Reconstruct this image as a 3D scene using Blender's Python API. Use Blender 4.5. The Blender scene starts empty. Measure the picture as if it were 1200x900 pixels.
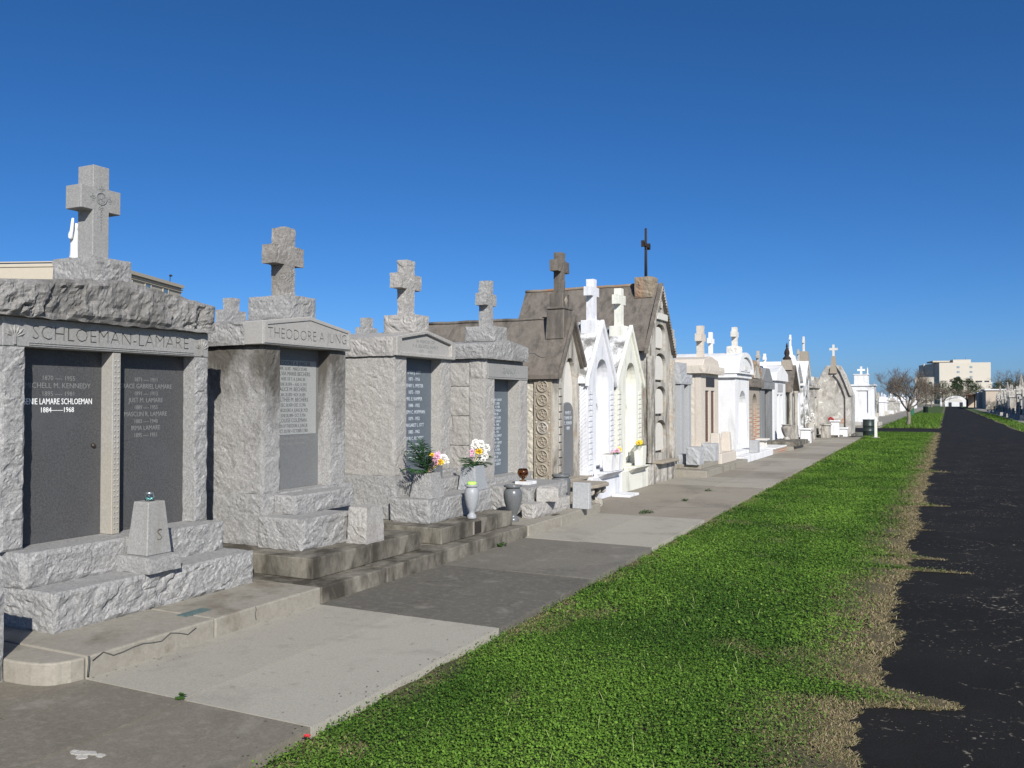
import bpy, bmesh, math, random
import numpy as np
from mathutils import Vector, Matrix, noise

random.seed(7)
RNG = np.random.default_rng(11)
scene = bpy.context.scene
COL = scene.collection
R = math.radians
PI = math.pi

# ------------------------------------------------------------------ materials
MATS = {}


def new_mat(name):
    m = bpy.data.materials.new(name)
    m.use_nodes = True
    nt = m.node_tree
    for n in list(nt.nodes):
        nt.nodes.remove(n)
    out = nt.nodes.new('ShaderNodeOutputMaterial')
    b = nt.nodes.new('ShaderNodeBsdfPrincipled')
    nt.links.new(b.outputs[0], out.inputs[0])
    MATS[name] = m
    return m, nt, b


class NG:
    """small helper that strings shader nodes together"""

    def __init__(s, nt, coord='Object'):
        s.nt = nt
        s.tc = nt.nodes.new('ShaderNodeTexCoord')
        s.co = s.tc.outputs[coord]

    def n(s, typ, **kw):
        nd = s.nt.nodes.new(typ)
        for k, v in kw.items():
            setattr(nd, k, v)
        return nd

    def link(s, a, b):
        s.nt.links.new(a, b)

    def scaled(s, sc, loc=(0, 0, 0)):
        mp = s.n('ShaderNodeMapping')
        mp.inputs['Scale'].default_value = sc
        mp.inputs['Location'].default_value = loc
        s.link(s.co, mp.inputs[0])
        return mp.outputs[0]

    def noise(s, scale, detail=4, rough=.6, dist=0, vec=None):
        t = s.n('ShaderNodeTexNoise')
        t.inputs['Scale'].default_value = scale
        t.inputs['Detail'].default_value = detail
        t.inputs['Roughness'].default_value = rough
        t.inputs['Distortion'].default_value = dist
        s.link(vec if vec is not None else s.co, t.inputs['Vector'])
        return t.outputs['Fac']

    def vor(s, scale, feature='F1', vec=None, rnd=1.0, out='Distance'):
        t = s.n('ShaderNodeTexVoronoi', feature=feature)
        t.inputs['Scale'].default_value = scale
        t.inputs['Randomness'].default_value = rnd
        s.link(vec if vec is not None else s.co, t.inputs['Vector'])
        return t.outputs[out]

    def ramp(s, fac, lo, hi, a=0.0, b=1.0):
        t = s.n('ShaderNodeMapRange')
        t.inputs['From Min'].default_value = lo
        t.inputs['From Max'].default_value = hi
        t.inputs['To Min'].default_value = a
        t.inputs['To Max'].default_value = b
        s.link(fac, t.inputs['Value'])
        return t.outputs[0]

    def mul(s, a, b, op='MULTIPLY'):
        t = s.n('ShaderNodeMath', operation=op)
        for i, v in enumerate((a, b)):
            if hasattr(v, 'is_output'):
                s.link(v, t.inputs[i])
            else:
                t.inputs[i].default_value = v
        return t.outputs[0]

    def mix(s, fac, a, b, blend='MIX'):
        t = s.n('ShaderNodeMix', data_type='RGBA', blend_type=blend)
        if hasattr(fac, 'is_output'):
            s.link(fac, t.inputs['Factor'])
        else:
            t.inputs['Factor'].default_value = fac
        for v, k in ((a, 6), (b, 7)):
            if hasattr(v, 'is_output'):
                s.link(v, t.inputs[k])
            else:
                t.inputs[k].default_value = (*v, 1)
        return t.outputs[2]

    def sep(s, axis):
        t = s.n('ShaderNodeSeparateXYZ')
        s.link(s.co, t.inputs[0])
        return t.outputs[axis]

    def bump(s, h, strength, dist, prev=None):
        t = s.n('ShaderNodeBump')
        t.inputs['Strength'].default_value = strength
        t.inputs['Distance'].default_value = dist
        s.link(h, t.inputs['Height'])
        if prev is not None:
            s.link(prev, t.inputs['Normal'])
        return t.outputs[0]


def stone(name, light, dark, rough=.75, speck=140, speck_amt=.55, stain=None, stain_scale=1.6,
          stain_lo=.52, stain_hi=.7, streak=False, bump=.35, bump_scale=60, patches=None, patch_scale=5,
          patch_lo=.55, patch_hi=.62, lump=0, lump_scale=8, spec=.3, runoff=None):
    """grained stone, concrete or plaster with optional weather stains and patches"""
    m, nt, b = new_mat(name)
    g = NG(nt)
    f = g.noise(speck, 3, .7)
    f = g.ramp(f, .5 - .18 / max(speck_amt, .01) * .55, .5 + .18 / max(speck_amt, .01) * .55)
    f2 = g.ramp(g.noise(speck * .3, 7, .8, .4), .38, .62)
    f = g.mul(g.mul(f, .4), g.mul(f2, .6), 'ADD')
    big = g.ramp(g.noise(2.3, 6, .65), .3, .7)
    base = g.mix(f, dark, light)
    mid = [(light[i] * .45 + dark[i] * .55) * .86 for i in range(3)]
    base = g.mix(g.mul(big, .45), base, mid)
    if patches:
        p = g.ramp(g.noise(patch_scale, 8, .72, .6), patch_lo, patch_hi)
        base = g.mix(p, base, patches)
    if stain:
        vec = g.scaled((1, 1, (streak if isinstance(streak, float) else .16) if streak else .8), (3.1, 1.7, .4))
        sn = g.noise(stain_scale, 7, .7, .3, vec)
        if runoff:
            sn = g.mul(sn, g.ramp(g.sep(2), runoff[0], runoff[1], -runoff[2], runoff[2]), 'ADD')
        s_ = g.ramp(sn, stain_lo, stain_hi)
        base = g.mix(s_, base, stain)
    g.link(base, b.inputs['Base Color'])
    b.inputs['Roughness'].default_value = rough
    b.inputs['Specular IOR Level'].default_value = spec
    h = g.noise(bump_scale, 8, .75)
    nrm = g.bump(h, bump, .009)
    if lump:
        nrm = g.bump(g.noise(lump_scale, 6, .65), lump, .05, nrm)
    g.link(nrm, b.inputs['Normal'])
    return m


def plain(name, col, rough=.5, metal=0, spec=.4, var=.0, vs=30, bump=0):
    m, nt, b = new_mat(name)
    g = NG(nt)
    if var:
        f = g.ramp(g.noise(vs, 4), .3, .7)
        c = g.mix(f, [x * (1 - var) for x in col], [min(1, x * (1 + var)) for x in col])
        g.link(c, b.inputs['Base Color'])
    else:
        b.inputs['Base Color'].default_value = (*col, 1)
    if bump:
        g.link(g.bump(g.noise(vs * 2, 4), bump, .004), b.inputs['Normal'])
    b.inputs['Roughness'].default_value = rough
    b.inputs['Metallic'].default_value = metal
    b.inputs['Specular IOR Level'].default_value = spec
    return m


G1 = stone('granite_grey', (.46, .452, .437), (.10, .098, .095), stain=(.13, .125, .115), stain_lo=.55, stain_hi=.85,
           stain_scale=1.3, bump=.45, bump_scale=80)
G1S = stone('granite_sawn', (.38, .375, .36), (.16, .157, .15), speck=200, stain=(.21, .195, .165), stain_lo=.55,
            stain_hi=.75, streak=True, stain_scale=3, bump=.15, bump_scale=150)
G2 = stone('granite_weathered', (.47, .458, .44), (.13, .126, .12), stain=(.085, .077, .065), stain_lo=.42,
           stain_hi=.66, streak=.4, stain_scale=2.6, runoff=(.6, 2.0, .16), bump=.45, bump_scale=80)
G3 = stone('granite_pale', (.50, .478, .445), (.165, .157, .146), stain=(.19, .17, .145), stain_lo=.55, stain_hi=.78,
           streak=.4, stain_scale=2.0, bump=.4, bump_scale=80)
G3S = stone('granite_pale_sawn', (.43, .415, .39), (.225, .218, .205), speck=200, stain=(.33, .30, .26), stain_lo=.58,
            stain_hi=.8, streak=True, stain_scale=3, bump=.15, bump_scale=150)
GBLUE = stone('granite_blue_grey', (.47, .475, .48), (.24, .245, .25), bump=.3, bump_scale=60)
GTAN = stone('granite_tan', (.66, .60, .52), (.40, .355, .30), bump=.3, bump_scale=60, stain=(.3, .24, .19),
             stain_lo=.6, stain_hi=.8, streak=True)
PANEL = stone('dark_polished_granite', (.125, .125, .125), (.03, .03, .032), rough=.36, speck=230, bump=.02, spec=.2,
              stain=(.085, .087, .09), stain_lo=.5, stain_hi=.72, stain_scale=2.2)
PANELG = stone('grey_polished_granite', (.21, .215, .215), (.10, .103, .104), rough=.45, speck=230, bump=.02, spec=.2)
PANELB = stone('blue_polished_granite', (.15, .175, .20), (.075, .09, .105), rough=.45, speck=230, bump=.02, spec=.2)
PLATE = plain('pale_inscription_plate', (.29, .295, .285), .55, var=.12, vs=60)
LET_W = plain('white_letter_paint', (.85, .85, .83), .6)
LET_G = plain('faded_letter_grey', (.19, .19, .185), .7)
LET_D = plain('dark_letter', (.07, .07, .068), .7)
LET_B = plain('pale_blue_letter', (.52, .56, .60), .7)
CONC = stone('step_concrete', (.29, .268, .22), (.175, .159, .127), speck=60, speck_amt=.5, stain=(.05, .044, .034),
             stain_lo=.36, stain_hi=.60, streak=.45, stain_scale=2.4, bump=.25, bump_scale=90)
CONCP = stone('kerb_concrete', (.33, .306, .255), (.215, .195, .158), speck=60, speck_amt=.5, stain=(.12, .10, .07),
              stain_lo=.52, stain_hi=.75, stain_scale=2.2, bump=.25, bump_scale=90)
ROOF = stone('brown_roof_cement', (.195, .17, .143), (.115, .10, .084), speck=25, speck_amt=.35, stain=(.05, .044, .038),
             stain_lo=.46, stain_hi=.72, streak=True, stain_scale=5, bump=.3, bump_scale=40, lump=.15)
PLAST = stone('weathered_plaster', (.50, .475, .43), (.34, .32, .28), speck=40, speck_amt=.4, stain=(.12, .108, .09),
              stain_lo=.45, stain_hi=.63, streak=True, stain_scale=5, bump=.4, bump_scale=30,
              patches=(.36, .30, .235), patch_scale=6, patch_lo=.54, patch_hi=.62)
PLASTG = stone('grey_old_plaster', (.50, .48, .44), (.30, .285, .26), speck=30, speck_amt=.3, stain=(.17, .15, .125),
               stain_lo=.46, stain_hi=.68, stain_scale=2.2, bump=.5, bump_scale=26,
               patches=(.66, .63, .57), patch_scale=3.2, patch_lo=.56, patch_hi=.63)
PEBBLE = stone('shell_dash_wall', (.66, .62, .53), (.26, .235, .19), speck=34, speck_amt=.9, bump=1.0, bump_scale=28,
               stain=(.2, .175, .14), stain_lo=.58, stain_hi=.75)
ROSE = stone('rosette_cement', (.36, .315, .25), (.22, .19, .15), speck=60, bump=.4, bump_scale=50,
             stain=(.12, .10, .08), stain_lo=.6, stain_hi=.8)
WHITE = stone('white_paint', (.72, .72, .72), (.63, .63, .63), speck=30, speck_amt=.3, bump=.25, bump_scale=40,
              stain=(.36, .36, .34), stain_lo=.52, stain_hi=.8, streak=True, stain_scale=4)
WHITEB = stone('blue_white_paint', (.69, .695, .72), (.59, .595, .62), speck=30, speck_amt=.3, bump=.4, bump_scale=30,
               stain=(.30, .30, .305), stain_lo=.52, stain_hi=.8, streak=True, stain_scale=6)
CREAM = stone('cream_paint', (.71, .705, .63), (.61, .605, .53), speck=30, speck_amt=.3, bump=.4, bump_scale=30,
              stain=(.32, .31, .26), stain_lo=.52, stain_hi=.8, streak=True, stain_scale=6)
WROOF = stone('blackened_white_roof', (.78, .78, .77), (.62, .62, .61), speck=40, stain=(.17, .165, .155),
              stain_lo=.46, stain_hi=.58, stain_scale=2.6, bump=.3, bump_scale=40)
MARBLE = stone('old_marble', (.62, .595, .55), (.54, .515, .465), speck=20, speck_amt=.2, bump=.1,
               stain=(.5, .45, .37), stain_lo=.55, stain_hi=.8, streak=True)
SLATE = stone('slate_tablet', (.17, .175, .18), (.11, .115, .12), rough=.5, bump=.1, stain=(.3, .3, .29), stain_lo=.62,
              stain_hi=.8)
URNG = stone('dark_urn_granite', (.16, .166, .168), (.08, .084, .087), rough=.25, speck=200, bump=.02, spec=.5)
URNL = stone('light_urn_granite', (.37, .38, .395), (.23, .24, .25), rough=.4, speck=200, bump=.03)
RUST = stone('rusty_cement', (.27, .225, .165), (.2, .165, .12), speck=30, stain=(.30, .115, .04), stain_lo=.46,
             stain_hi=.72, stain_scale=1.6, streak=True, bump=.3)
IRON = plain('rusted_iron', (.024, .017, .015), .85, var=.4, vs=40)
BROWN = plain('brown_bronze_door', (.115, .062, .042), .5, metal=.1, var=.2, vs=15)
GCAP = stone('granite_sooty', (.36, .345, .325), (.095, .092, .088), stain=(.085, .08, .072), stain_lo=.42, stain_hi=.72,
             stain_scale=1.5, bump=.45, bump_scale=80)
GMUL = stone('granite_tan_stained', (.42, .40, .36), (.21, .20, .18), speck=200, stain=(.34, .30, .23), stain_lo=.45,
             stain_hi=.75, streak=True, stain_scale=4, bump=.2)
GCRX = stone('granite_brownish', (.40, .375, .345), (.12, .112, .10), stain=(.13, .115, .095), stain_lo=.5, stain_hi=.75, bump=.45,
             bump_scale=80)
GROOVE = plain('shaded_groove', (.13, .126, .117), .9)  # painted-in shade that makes the carved letters read darker
GDARK = stone('granite_dark_grey', (.27, .275, .275), (.13, .133, .135), bump=.3, bump_scale=60, stain=(.08, .08, .078), stain_lo=.55, stain_hi=.75, streak=True)
BRONZE = plain('dark_bronze', (.07, .058, .05), .45, metal=.6, var=.2)
LIME = plain('lime_foam', (.42, .72, .13), .7)
VERDI = plain('teal_bronze_plate', (.08, .125, .12), .6, var=.3, vs=60)
BLACK = plain('black_rubbish_drum', (.018, .03, .028), .45, var=.2, vs=20)
GREENB = plain('green_plastic', (.06, .2, .12), .5)
PETW = plain('white_petal', (.86, .84, .78), .7, var=.06)
PETP = plain('pink_petal', (.82, .50, .62), .7, var=.15)
PETY = plain('yellow_petal', (.85, .60, .03), .7, var=.12)
PETR = plain('red_petal', (.5, .02, .03), .7)
LEAF = plain('frond_green', (.035, .11, .03), .5, var=.4, vs=25)
BEIGE = stone('beige_stucco', (.44, .395, .315), (.41, .365, .29), speck=8, speck_amt=.2, bump=.05)
BEIGEG = stone('taupe_stucco', (.47, .42, .34), (.44, .39, .32), speck=8, speck_amt=.2, bump=.05)
HOSP = stone('pale_precast', (.50, .465, .40), (.47, .435, .37), speck=2, speck_amt=.2, bump=.02)
TANB = stone('tan_stucco', (.50, .42, .34), (.46, .385, .31), speck=4, speck_amt=.2, bump=.05)
WIN = plain('dark_window', (.035, .04, .048), .15, spec=.6)
WINB = plain('bluish_window', (.12, .19, .25), .15, spec=.6)
BARK = stone('grey_bark', (.23, .195, .165), (.12, .10, .085), speck=30, bump=.6, bump_scale=30)
TWIG = plain('twig_brown', (.165, .132, .10), .85, var=.3, vs=3)


def glass_mat(name, col, rough=.03):
    m, nt, b = new_mat(name)
    b.inputs['Base Color'].default_value = (*col, 1)
    b.inputs['Transmission Weight'].default_value = 1
    b.inputs['Roughness'].default_value = rough
    b.inputs['IOR'].default_value = 1.45
    return m


GLASS = glass_mat('clear_jar_glass', (.86, .95, .95))
AMBER = glass_mat('amber_glass', (.55, .30, .09), .08)


def brick_mat():
    m, nt, b = new_mat('exposed_brick')
    g = NG(nt)
    t = g.n('ShaderNodeTexBrick')
    mp = g.n('ShaderNodeMapping')
    mp.inputs['Rotation'].default_value = (R(90), 0, 0)
    g.link(g.co, mp.inputs[0])
    g.link(mp.outputs[0], t.inputs['Vector'])
    t.inputs['Color1'].default_value = (.36, .17, .10, 1)
    t.inputs['Color2'].default_value = (.27, .13, .085, 1)
    t.inputs['Mortar'].default_value = (.42, .37, .30, 1)
    t.inputs['Scale'].default_value = 1.0
    t.inputs['Brick Width'].default_value = .2
    t.inputs['Row Height'].default_value = .07
    t.inputs['Mortar Size'].default_value = .012
    p = g.ramp(g.noise(1.7, 7, .7), .5, .56)
    up = g.ramp(g.sep(2), 1.1, 1.7)
    p = g.mul(p, up, 'MAXIMUM')
    c = g.mix(p, t.outputs['Color'], (.30, .26, .215))
    g.link(c, b.inputs['Base Color'])
    b.inputs['Roughness'].default_value = .9
    g.link(g.bump(g.noise(30, 5), .4, .01), b.inputs['Normal'])
    return m


BRICK = brick_mat()


def attr_mat(name, rough=.7, bump=None, translucent=0, stain=None, detail=None):
    """colour comes from the thing's own per-vertex colour attribute"""
    m, nt, b = new_mat(name)
    g = NG(nt)
    a = g.n('ShaderNodeAttribute', attribute_name='Col')
    c = a.outputs['Color']
    if detail:
        f = g.ramp(g.noise(detail[0], 5, .7), .3, .7)
        c = g.mix(g.mul(f, detail[1]), c, (0, 0, 0))
    if stain:
        for col, sc, lo, hi, amt in stain:
            f = g.mul(g.ramp(g.noise(sc, 8, .68, .4), lo, hi), amt)
            c = g.mix(f, c, col)
    g.link(c, b.inputs['Base Color'])
    b.inputs['Roughness'].default_value = rough
    b.inputs['Specular IOR Level'].default_value = .25
    if bump:
        g.link(g.bump(g.noise(bump[0], 6, .7), bump[1], bump[2]), b.inputs['Normal'])
    if translucent:
        tr = g.n('ShaderNodeBsdfTranslucent')
        g.link(c, tr.inputs[0])
        mx = g.n('ShaderNodeMixShader')
        mx.inputs[0].default_value = translucent
        out = [n for n in nt.nodes if n.type == 'OUTPUT_MATERIAL'][0]
        g.link(b.outputs[0], mx.inputs[1])
        g.link(tr.outputs[0], mx.inputs[2])
        g.link(mx.outputs[0], out.inputs[0])
    return m


SLAB = attr_mat('pavement_concrete', .85, (70, .3, .006),
                stain=[((.06, .055, .045), .8, .50, .68, .42), ((.40, .375, .325), 3.2, .55, .72, .28),
                       ((.10, .09, .075), 7, .60, .74, .45), ((.36, .32, .26), 18, .5, .75, .3)], detail=(75, .32))
SOIL = attr_mat('lawn_soil', .95, (60, .9, .03), detail=(45, .6))
BLADE = attr_mat('lawn_blades', .65, None, .25)
CROWN = attr_mat('tree_leaves', .7, None, .15)


def asphalt():
    m, nt, b = new_mat('asphalt')
    g = NG(nt)
    f = g.ramp(g.noise(170, 3, .7), .35, .7)
    c = g.mix(f, (.005, .0049, .0048), (.021, .0205, .0195))
    big = g.ramp(g.noise(.7, 5, .6), .35, .7)
    c = g.mix(g.mul(big, .35), c, (.03, .0285, .027))
    ag = g.ramp(g.vor(75, 'F1'), .20, .08)
    c = g.mix(g.mul(ag, g.mul(g.ramp(g.noise(3.1, 6, .7), .42, .65), .55)), c, (.085, .08, .073))
    # cracks filled with pale grit, broken up along their length
    wv = g.scaled((.8, 1.0, 1.0))
    nz = g.n('ShaderNodeTexNoise')
    nz.inputs['Scale'].default_value = 3.0
    nz.inputs['Detail'].default_value = 5
    g.link(g.co, nz.inputs['Vector'])
    ad = g.n('ShaderNodeVectorMath', operation='MULTIPLY_ADD')
    g.link(nz.outputs['Color'], ad.inputs[0])
    ad.inputs[1].default_value = (.5, .4, 0)
    g.link(wv, ad.inputs[2])
    d = g.vor(1.5, 'DISTANCE_TO_EDGE', ad.outputs[0])
    crack = g.ramp(d, .014, .002)
    broken = g.mul(g.ramp(g.noise(24, 4, .7), .50, .58), g.ramp(g.noise(1.6, 5, .7), .44, .56))
    crack = g.mul(crack, broken)
    spots = g.ramp(g.noise(30, 2, .5), .665, .70)
    zone = g.ramp(g.noise(.9, 4, .6), .48, .62)
    crack = g.mul(crack, g.mul(spots, zone), 'MAXIMUM')
    c = g.mix(g.mul(crack, .8), c, (.30, .265, .21))
    g.link(c, b.inputs['Base Color'])
    b.inputs['Roughness'].default_value = .95
    b.inputs['Specular IOR Level'].default_value = .12
    g.link(g.bump(g.noise(120, 4, .7), .6, .008), b.inputs['Normal'])
    return m


ASPH = asphalt()


def ground_mat():
    m, nt, b = new_mat('cemetery_ground')
    g = NG(nt)
    f = g.ramp(g.noise(.35, 8, .7), .42, .58)
    c = g.mix(f, (.17, .155, .12), (.06, .09, .03))
    c = g.mix(g.ramp(g.noise(14, 5), .4, .7), c, (.24, .22, .18))
    g.link(c, b.inputs['Base Color'])
    b.inputs['Roughness'].default_value = .95
    return m


GROUND = ground_mat()

# ------------------------------------------------------------------ objects
OFF = {}


def setp(o, label=None, cat=None, group=None, kind=None):
    if label:
        o['label'] = label
    if cat:
        o['category'] = cat
    if group:
        o['group'] = group
    if kind:
        o['kind'] = kind
    return o


def thing(name, label, cat, loc=(0, 0, 0), rz=0, group=None):
    o = bpy.data.objects.new(name, None)
    o.empty_display_size = .2
    COL.objects.link(o)
    o.location = loc
    o.rotation_euler = (0, 0, rz)
    OFF[o.name] = Vector(loc)
    return setp(o, label, cat, group)


def hash3(p, k):
    v = math.sin(p[0] * 12.9898 + p[1] * 78.233 + p[2] * 37.719 + k * 11.13) * 43758.5453
    return v - math.floor(v)


def facet(p, s, seed):
    q = Vector((p[0] / s[0] + seed * 3.7, p[1] / s[1] + seed * 1.3, p[2] / s[2] + seed * 2.1))
    d, pts = noise.voronoi(q)
    c = pts[0]
    e = q - c
    return (hash3(c, 1) - .5) * .9 + e.x * (hash3(c, 2) - .5) * 1.6 + e.y * (hash3(c, 3) - .5) * 1.6 + e.z * (hash3(c, 4) - .3) * 1.6


def rockh(p, seed):
    w = noise.noise_vector(Vector(p) * 9) * .035
    q = (p[0] + w.x, p[1] + w.y, p[2] + w.z)
    h = .75 * facet(q, (.27, .27, .17), seed) + .34 * facet(q, (.085, .085, .06), seed + 5)
    h += .50 * noise.fractal(Vector(p) * 13, .9, 2.1, 5)
    r = 1 - abs(noise.noise(Vector((p[0] * 2.2 + seed, p[1] * 2.2, p[2] * 6.5)) + Vector(w) * 9)) * 7
    if r > 0:
        h -= 1.5 * r * max(0, noise.noise(Vector((p[0] * 2.3, p[1] * 2.3 + seed, p[2] * 2.3))) + .08)
    return h


class MB:
    def __init__(s):
        s.bm = bmesh.new()

    def quad(s, *pts):
        return s.bm.faces.new([s.bm.verts.new(p) for p in pts])

    def box(s, x0, x1, y0, y1, z0, z1):
        v = [s.bm.verts.new((x, y, z)) for x in (x0, x1) for y in (y0, y1) for z in (z0, z1)]
        for f in ((0, 1, 3, 2), (4, 6, 7, 5), (0, 4, 5, 1), (2, 3, 7, 6), (0, 2, 6, 4), (1, 5, 7, 3)):
            s.bm.faces.new([v[i] for i in f])
        return s

    def cbox(s, c, d):
        return s.box(c[0] - d[0] / 2, c[0] + d[0] / 2, c[1] - d[1] / 2, c[1] + d[1] / 2, c[2], c[2] + d[2])

    def loft(s, rings, caps=True, smooth=False):
        vs = [[s.bm.verts.new(p) for p in r] for r in rings]
        n = len(rings[0])
        for a, b in zip(vs, vs[1:]):
            for i in range(n):
                f = s.bm.faces.new((a[i], a[(i + 1) % n], b[(i + 1) % n], b[i]))
                f.smooth = smooth
        if caps:
            s.bm.faces.new(vs[0][::-1])
            s.bm.faces.new(vs[-1])
        return s

    def px(s, pts, x0, x1):
        return s.loft([[(x0, a, b) for a, b in pts], [(x1, a, b) for a, b in pts]])

    def py(s, pts, y0, y1):
        return s.loft([[(a, y0, b) for a, b in pts], [(a, y1, b) for a, b in pts]])

    def pz(s, pts, z0, z1):
        return s.loft([[(a, b, z0) for a, b in pts], [(a, b, z1) for a, b in pts]])

    def frus(s, c, h, a, b):
        cx, cy, z = c
        def rg(e, zz):
            return [(cx - e[0] / 2, cy - e[1] / 2, zz), (cx + e[0] / 2, cy - e[1] / 2, zz),
                    (cx + e[0] / 2, cy + e[1] / 2, zz), (cx - e[0] / 2, cy + e[1] / 2, zz)]
        return s.loft([rg(a, z), rg(b, z + h)])

    def lathe(s, prof, c=(0, 0, 0), n=20, m=None, smooth=True):
        rings = []
        for r, z in prof:
            ring = []
            for i in range(n):
                a = 2 * PI * i / n
                p = Vector((r * math.cos(a), r * math.sin(a), z))
                if m is not None:
                    p = m @ p
                ring.append(p + Vector(c))
            rings.append(ring)
        return s.loft(rings, True, smooth)

    def ring(s, c, r, t, axis='Y', n=20, k=8):
        """torus whose axis runs along X or Y"""
        rows = []
        for i in range(n):
            a = 2 * PI * i / n
            row = []
            for j in range(k):
                b = 2 * PI * j / k
                rr = r + t * math.cos(b)
                u, v, w = rr * math.cos(a), rr * math.sin(a), t * math.sin(b)
                row.append((c[0] + u, c[1] + w, c[2] + v) if axis == 'Y' else (c[0] + w, c[1] + u, c[2] + v))
            rows.append([s.bm.verts.new(p) for p in row])
        for i in range(n):
            a, b = rows[i], rows[(i + 1) % n]
            for j in range(k):
                f = s.bm.faces.new((a[j], b[j], b[(j + 1) % k], a[(j + 1) % k]))
                f.smooth = True
        return s

    def ball(s, c, r, sub=2, sc=(1, 1, 1), jit=0):
        res = bmesh.ops.create_icosphere(s.bm, subdivisions=sub, radius=r)
        for v in res['verts']:
            p = v.co
            k = 1 + jit * noise.noise(p / r * 3 + Vector(c) * 9)
            v.co = Vector((p.x * sc[0] * k, p.y * sc[1] * k, p.z * sc[2] * k)) + Vector(c)
        return s

    def tube(s, pts, rad, n=6, smooth=True):
        rings = []
        prev = None
        for i, p in enumerate(pts):
            p = Vector(p)
            d = (Vector(pts[min(i + 1, len(pts) - 1)]) - Vector(pts[max(i - 1, 0)])).normalized()
            if prev is None:
                prev = d.orthogonal().normalized()
            u = (prev - d * prev.dot(d)).normalized()
            prev = u
            w = d.cross(u)
            r = rad[i]
            rings.append([p + u * r * math.cos(2 * PI * j / n) + w * r * math.sin(2 * PI * j / n) for j in range(n)])
        return s.loft(rings, True, smooth)

    def plate(s, outer, holes, x0, x1):
        """upright plate in the YZ plane with openings, front at x1"""
        loops = [outer] + list(holes)
        edges, vl = [], []
        for lp in loops:
            vs = [s.bm.verts.new((x1, a, b)) for a, b in lp]
            vl.append(vs)
            for i in range(len(vs)):
                edges.append(s.bm.edges.new((vs[i], vs[(i + 1) % len(vs)])))
        res = bmesh.ops.triangle_fill(s.bm, use_beauty=True, use_dissolve=False, edges=edges)
        for vs in vl:
            back = [s.bm.verts.new((x0, v.co.y, v.co.z)) for v in vs]
            for i in range(len(vs)):
                j = (i + 1) % len(vs)
                s.bm.faces.new((vs[i], back[i], back[j], vs[j]))
        return s

    def rock(s, x0, x1, y0, y1, z0, z1, rough='xXyY', amp=.02, res=.03, seed=0, margin=.05, warp=None, inset=None, edge=.006):
        """squared block with rock-pitched faces"""
        lo, hi = (x0, y0, z0), (x1, y1, z1)
        nn = [max(1, int(round((hi[i] - lo[i]) / res))) for i in range(3)]
        cache = {}

        def vert(p, key, ax, sg, u, v, du, dv):
            if key in cache:
                return cache[key]
            q = Vector(p)
            isr = ('xyz', 'XYZ')[sg > 0][ax] in rough
            d = min(u * du, (1 - u) * du, v * dv, (1 - v) * dv)
            if isr and d > 1e-6:
                t = min(1, d / margin)
                t = t * t * (3 - 2 * t)
                q[ax] += sg * amp * t * (rockh(p, seed) + .55)
            if d < 1e-6 and edge:
                for a2 in range(3):
                    q[a2] += edge * noise.noise(Vector(p) * 14 + Vector((a2 * 7.1 + seed, 3, 1)))
            if warp:
                q = Vector(warp(q))
            vv = s.bm.verts.new(q)
            cache[key] = vv
            return vv

        for ax in range(3):
            a, b = [(1, 2), (2, 0), (0, 1)][ax]
            for sg in (-1, 1):
                c = hi[ax] if sg > 0 else lo[ax]
                grid = []
                for i in range(nn[a] + 1):
                    row = []
                    for j in range(nn[b] + 1):
                        p = [0, 0, 0]
                        p[ax] = c
                        p[a] = lo[a] + (hi[a] - lo[a]) * i / nn[a]
                        p[b] = lo[b] + (hi[b] - lo[b]) * j / nn[b]
                        k = [0, 0, 0]
                        k[ax] = nn[ax] if sg > 0 else 0
                        k[a], k[b] = i, j
                        row.append(vert(p, tuple(k), ax, sg, i / nn[a], j / nn[b], hi[a] - lo[a], hi[b] - lo[b]))
                    grid.append(row)
                for i in range(nn[a]):
                    for j in range(nn[b]):
                        f = [grid[i][j], grid[i + 1][j], grid[i + 1][j + 1], grid[i][j + 1]]
                        s.bm.faces.new(f if sg > 0 else f[::-1])
        return s

    def crossv(s, cx, cy, z0, z1, t, w, aw, az0, az1, amp=.008, res=.02, seed=0, along='Y', taper=0):
        """Latin cross as one closed block; rock dressed when amp > 0"""
        def cuts(vals):
            out = []
            for a, b in zip(vals, vals[1:]):
                n = max(1, int(round((b - a) / res))) if amp else 1
                out += [a + (b - a) * i / n for i in range(n)]
            return out + [vals[-1]]
        us = cuts([-aw / 2, -w / 2, w / 2, aw / 2])
        zs = cuts([z0, az0, az1, z1])
        ts = cuts([-t / 2, t / 2])
        cell = lambda i, k: 0 <= i < len(us) - 1 and 0 <= k < len(zs) - 1 and \
            (abs((us[i] + us[i + 1]) / 2) < w / 2 or az0 < (zs[k] + zs[k + 1]) / 2 < az1)
        vc = {}

        def V(i, j, k):
            key = (i, j, k)
            if key not in vc:
                u, tt, z = us[i], ts[j], zs[k]
                p = (cx + tt, cy + u, z) if along == 'Y' else (cx + u, cy + tt, z)
                vc[key] = s.bm.verts.new(p)
            return vc[key]
        fs = []
        nt_ = len(ts) - 1
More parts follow.
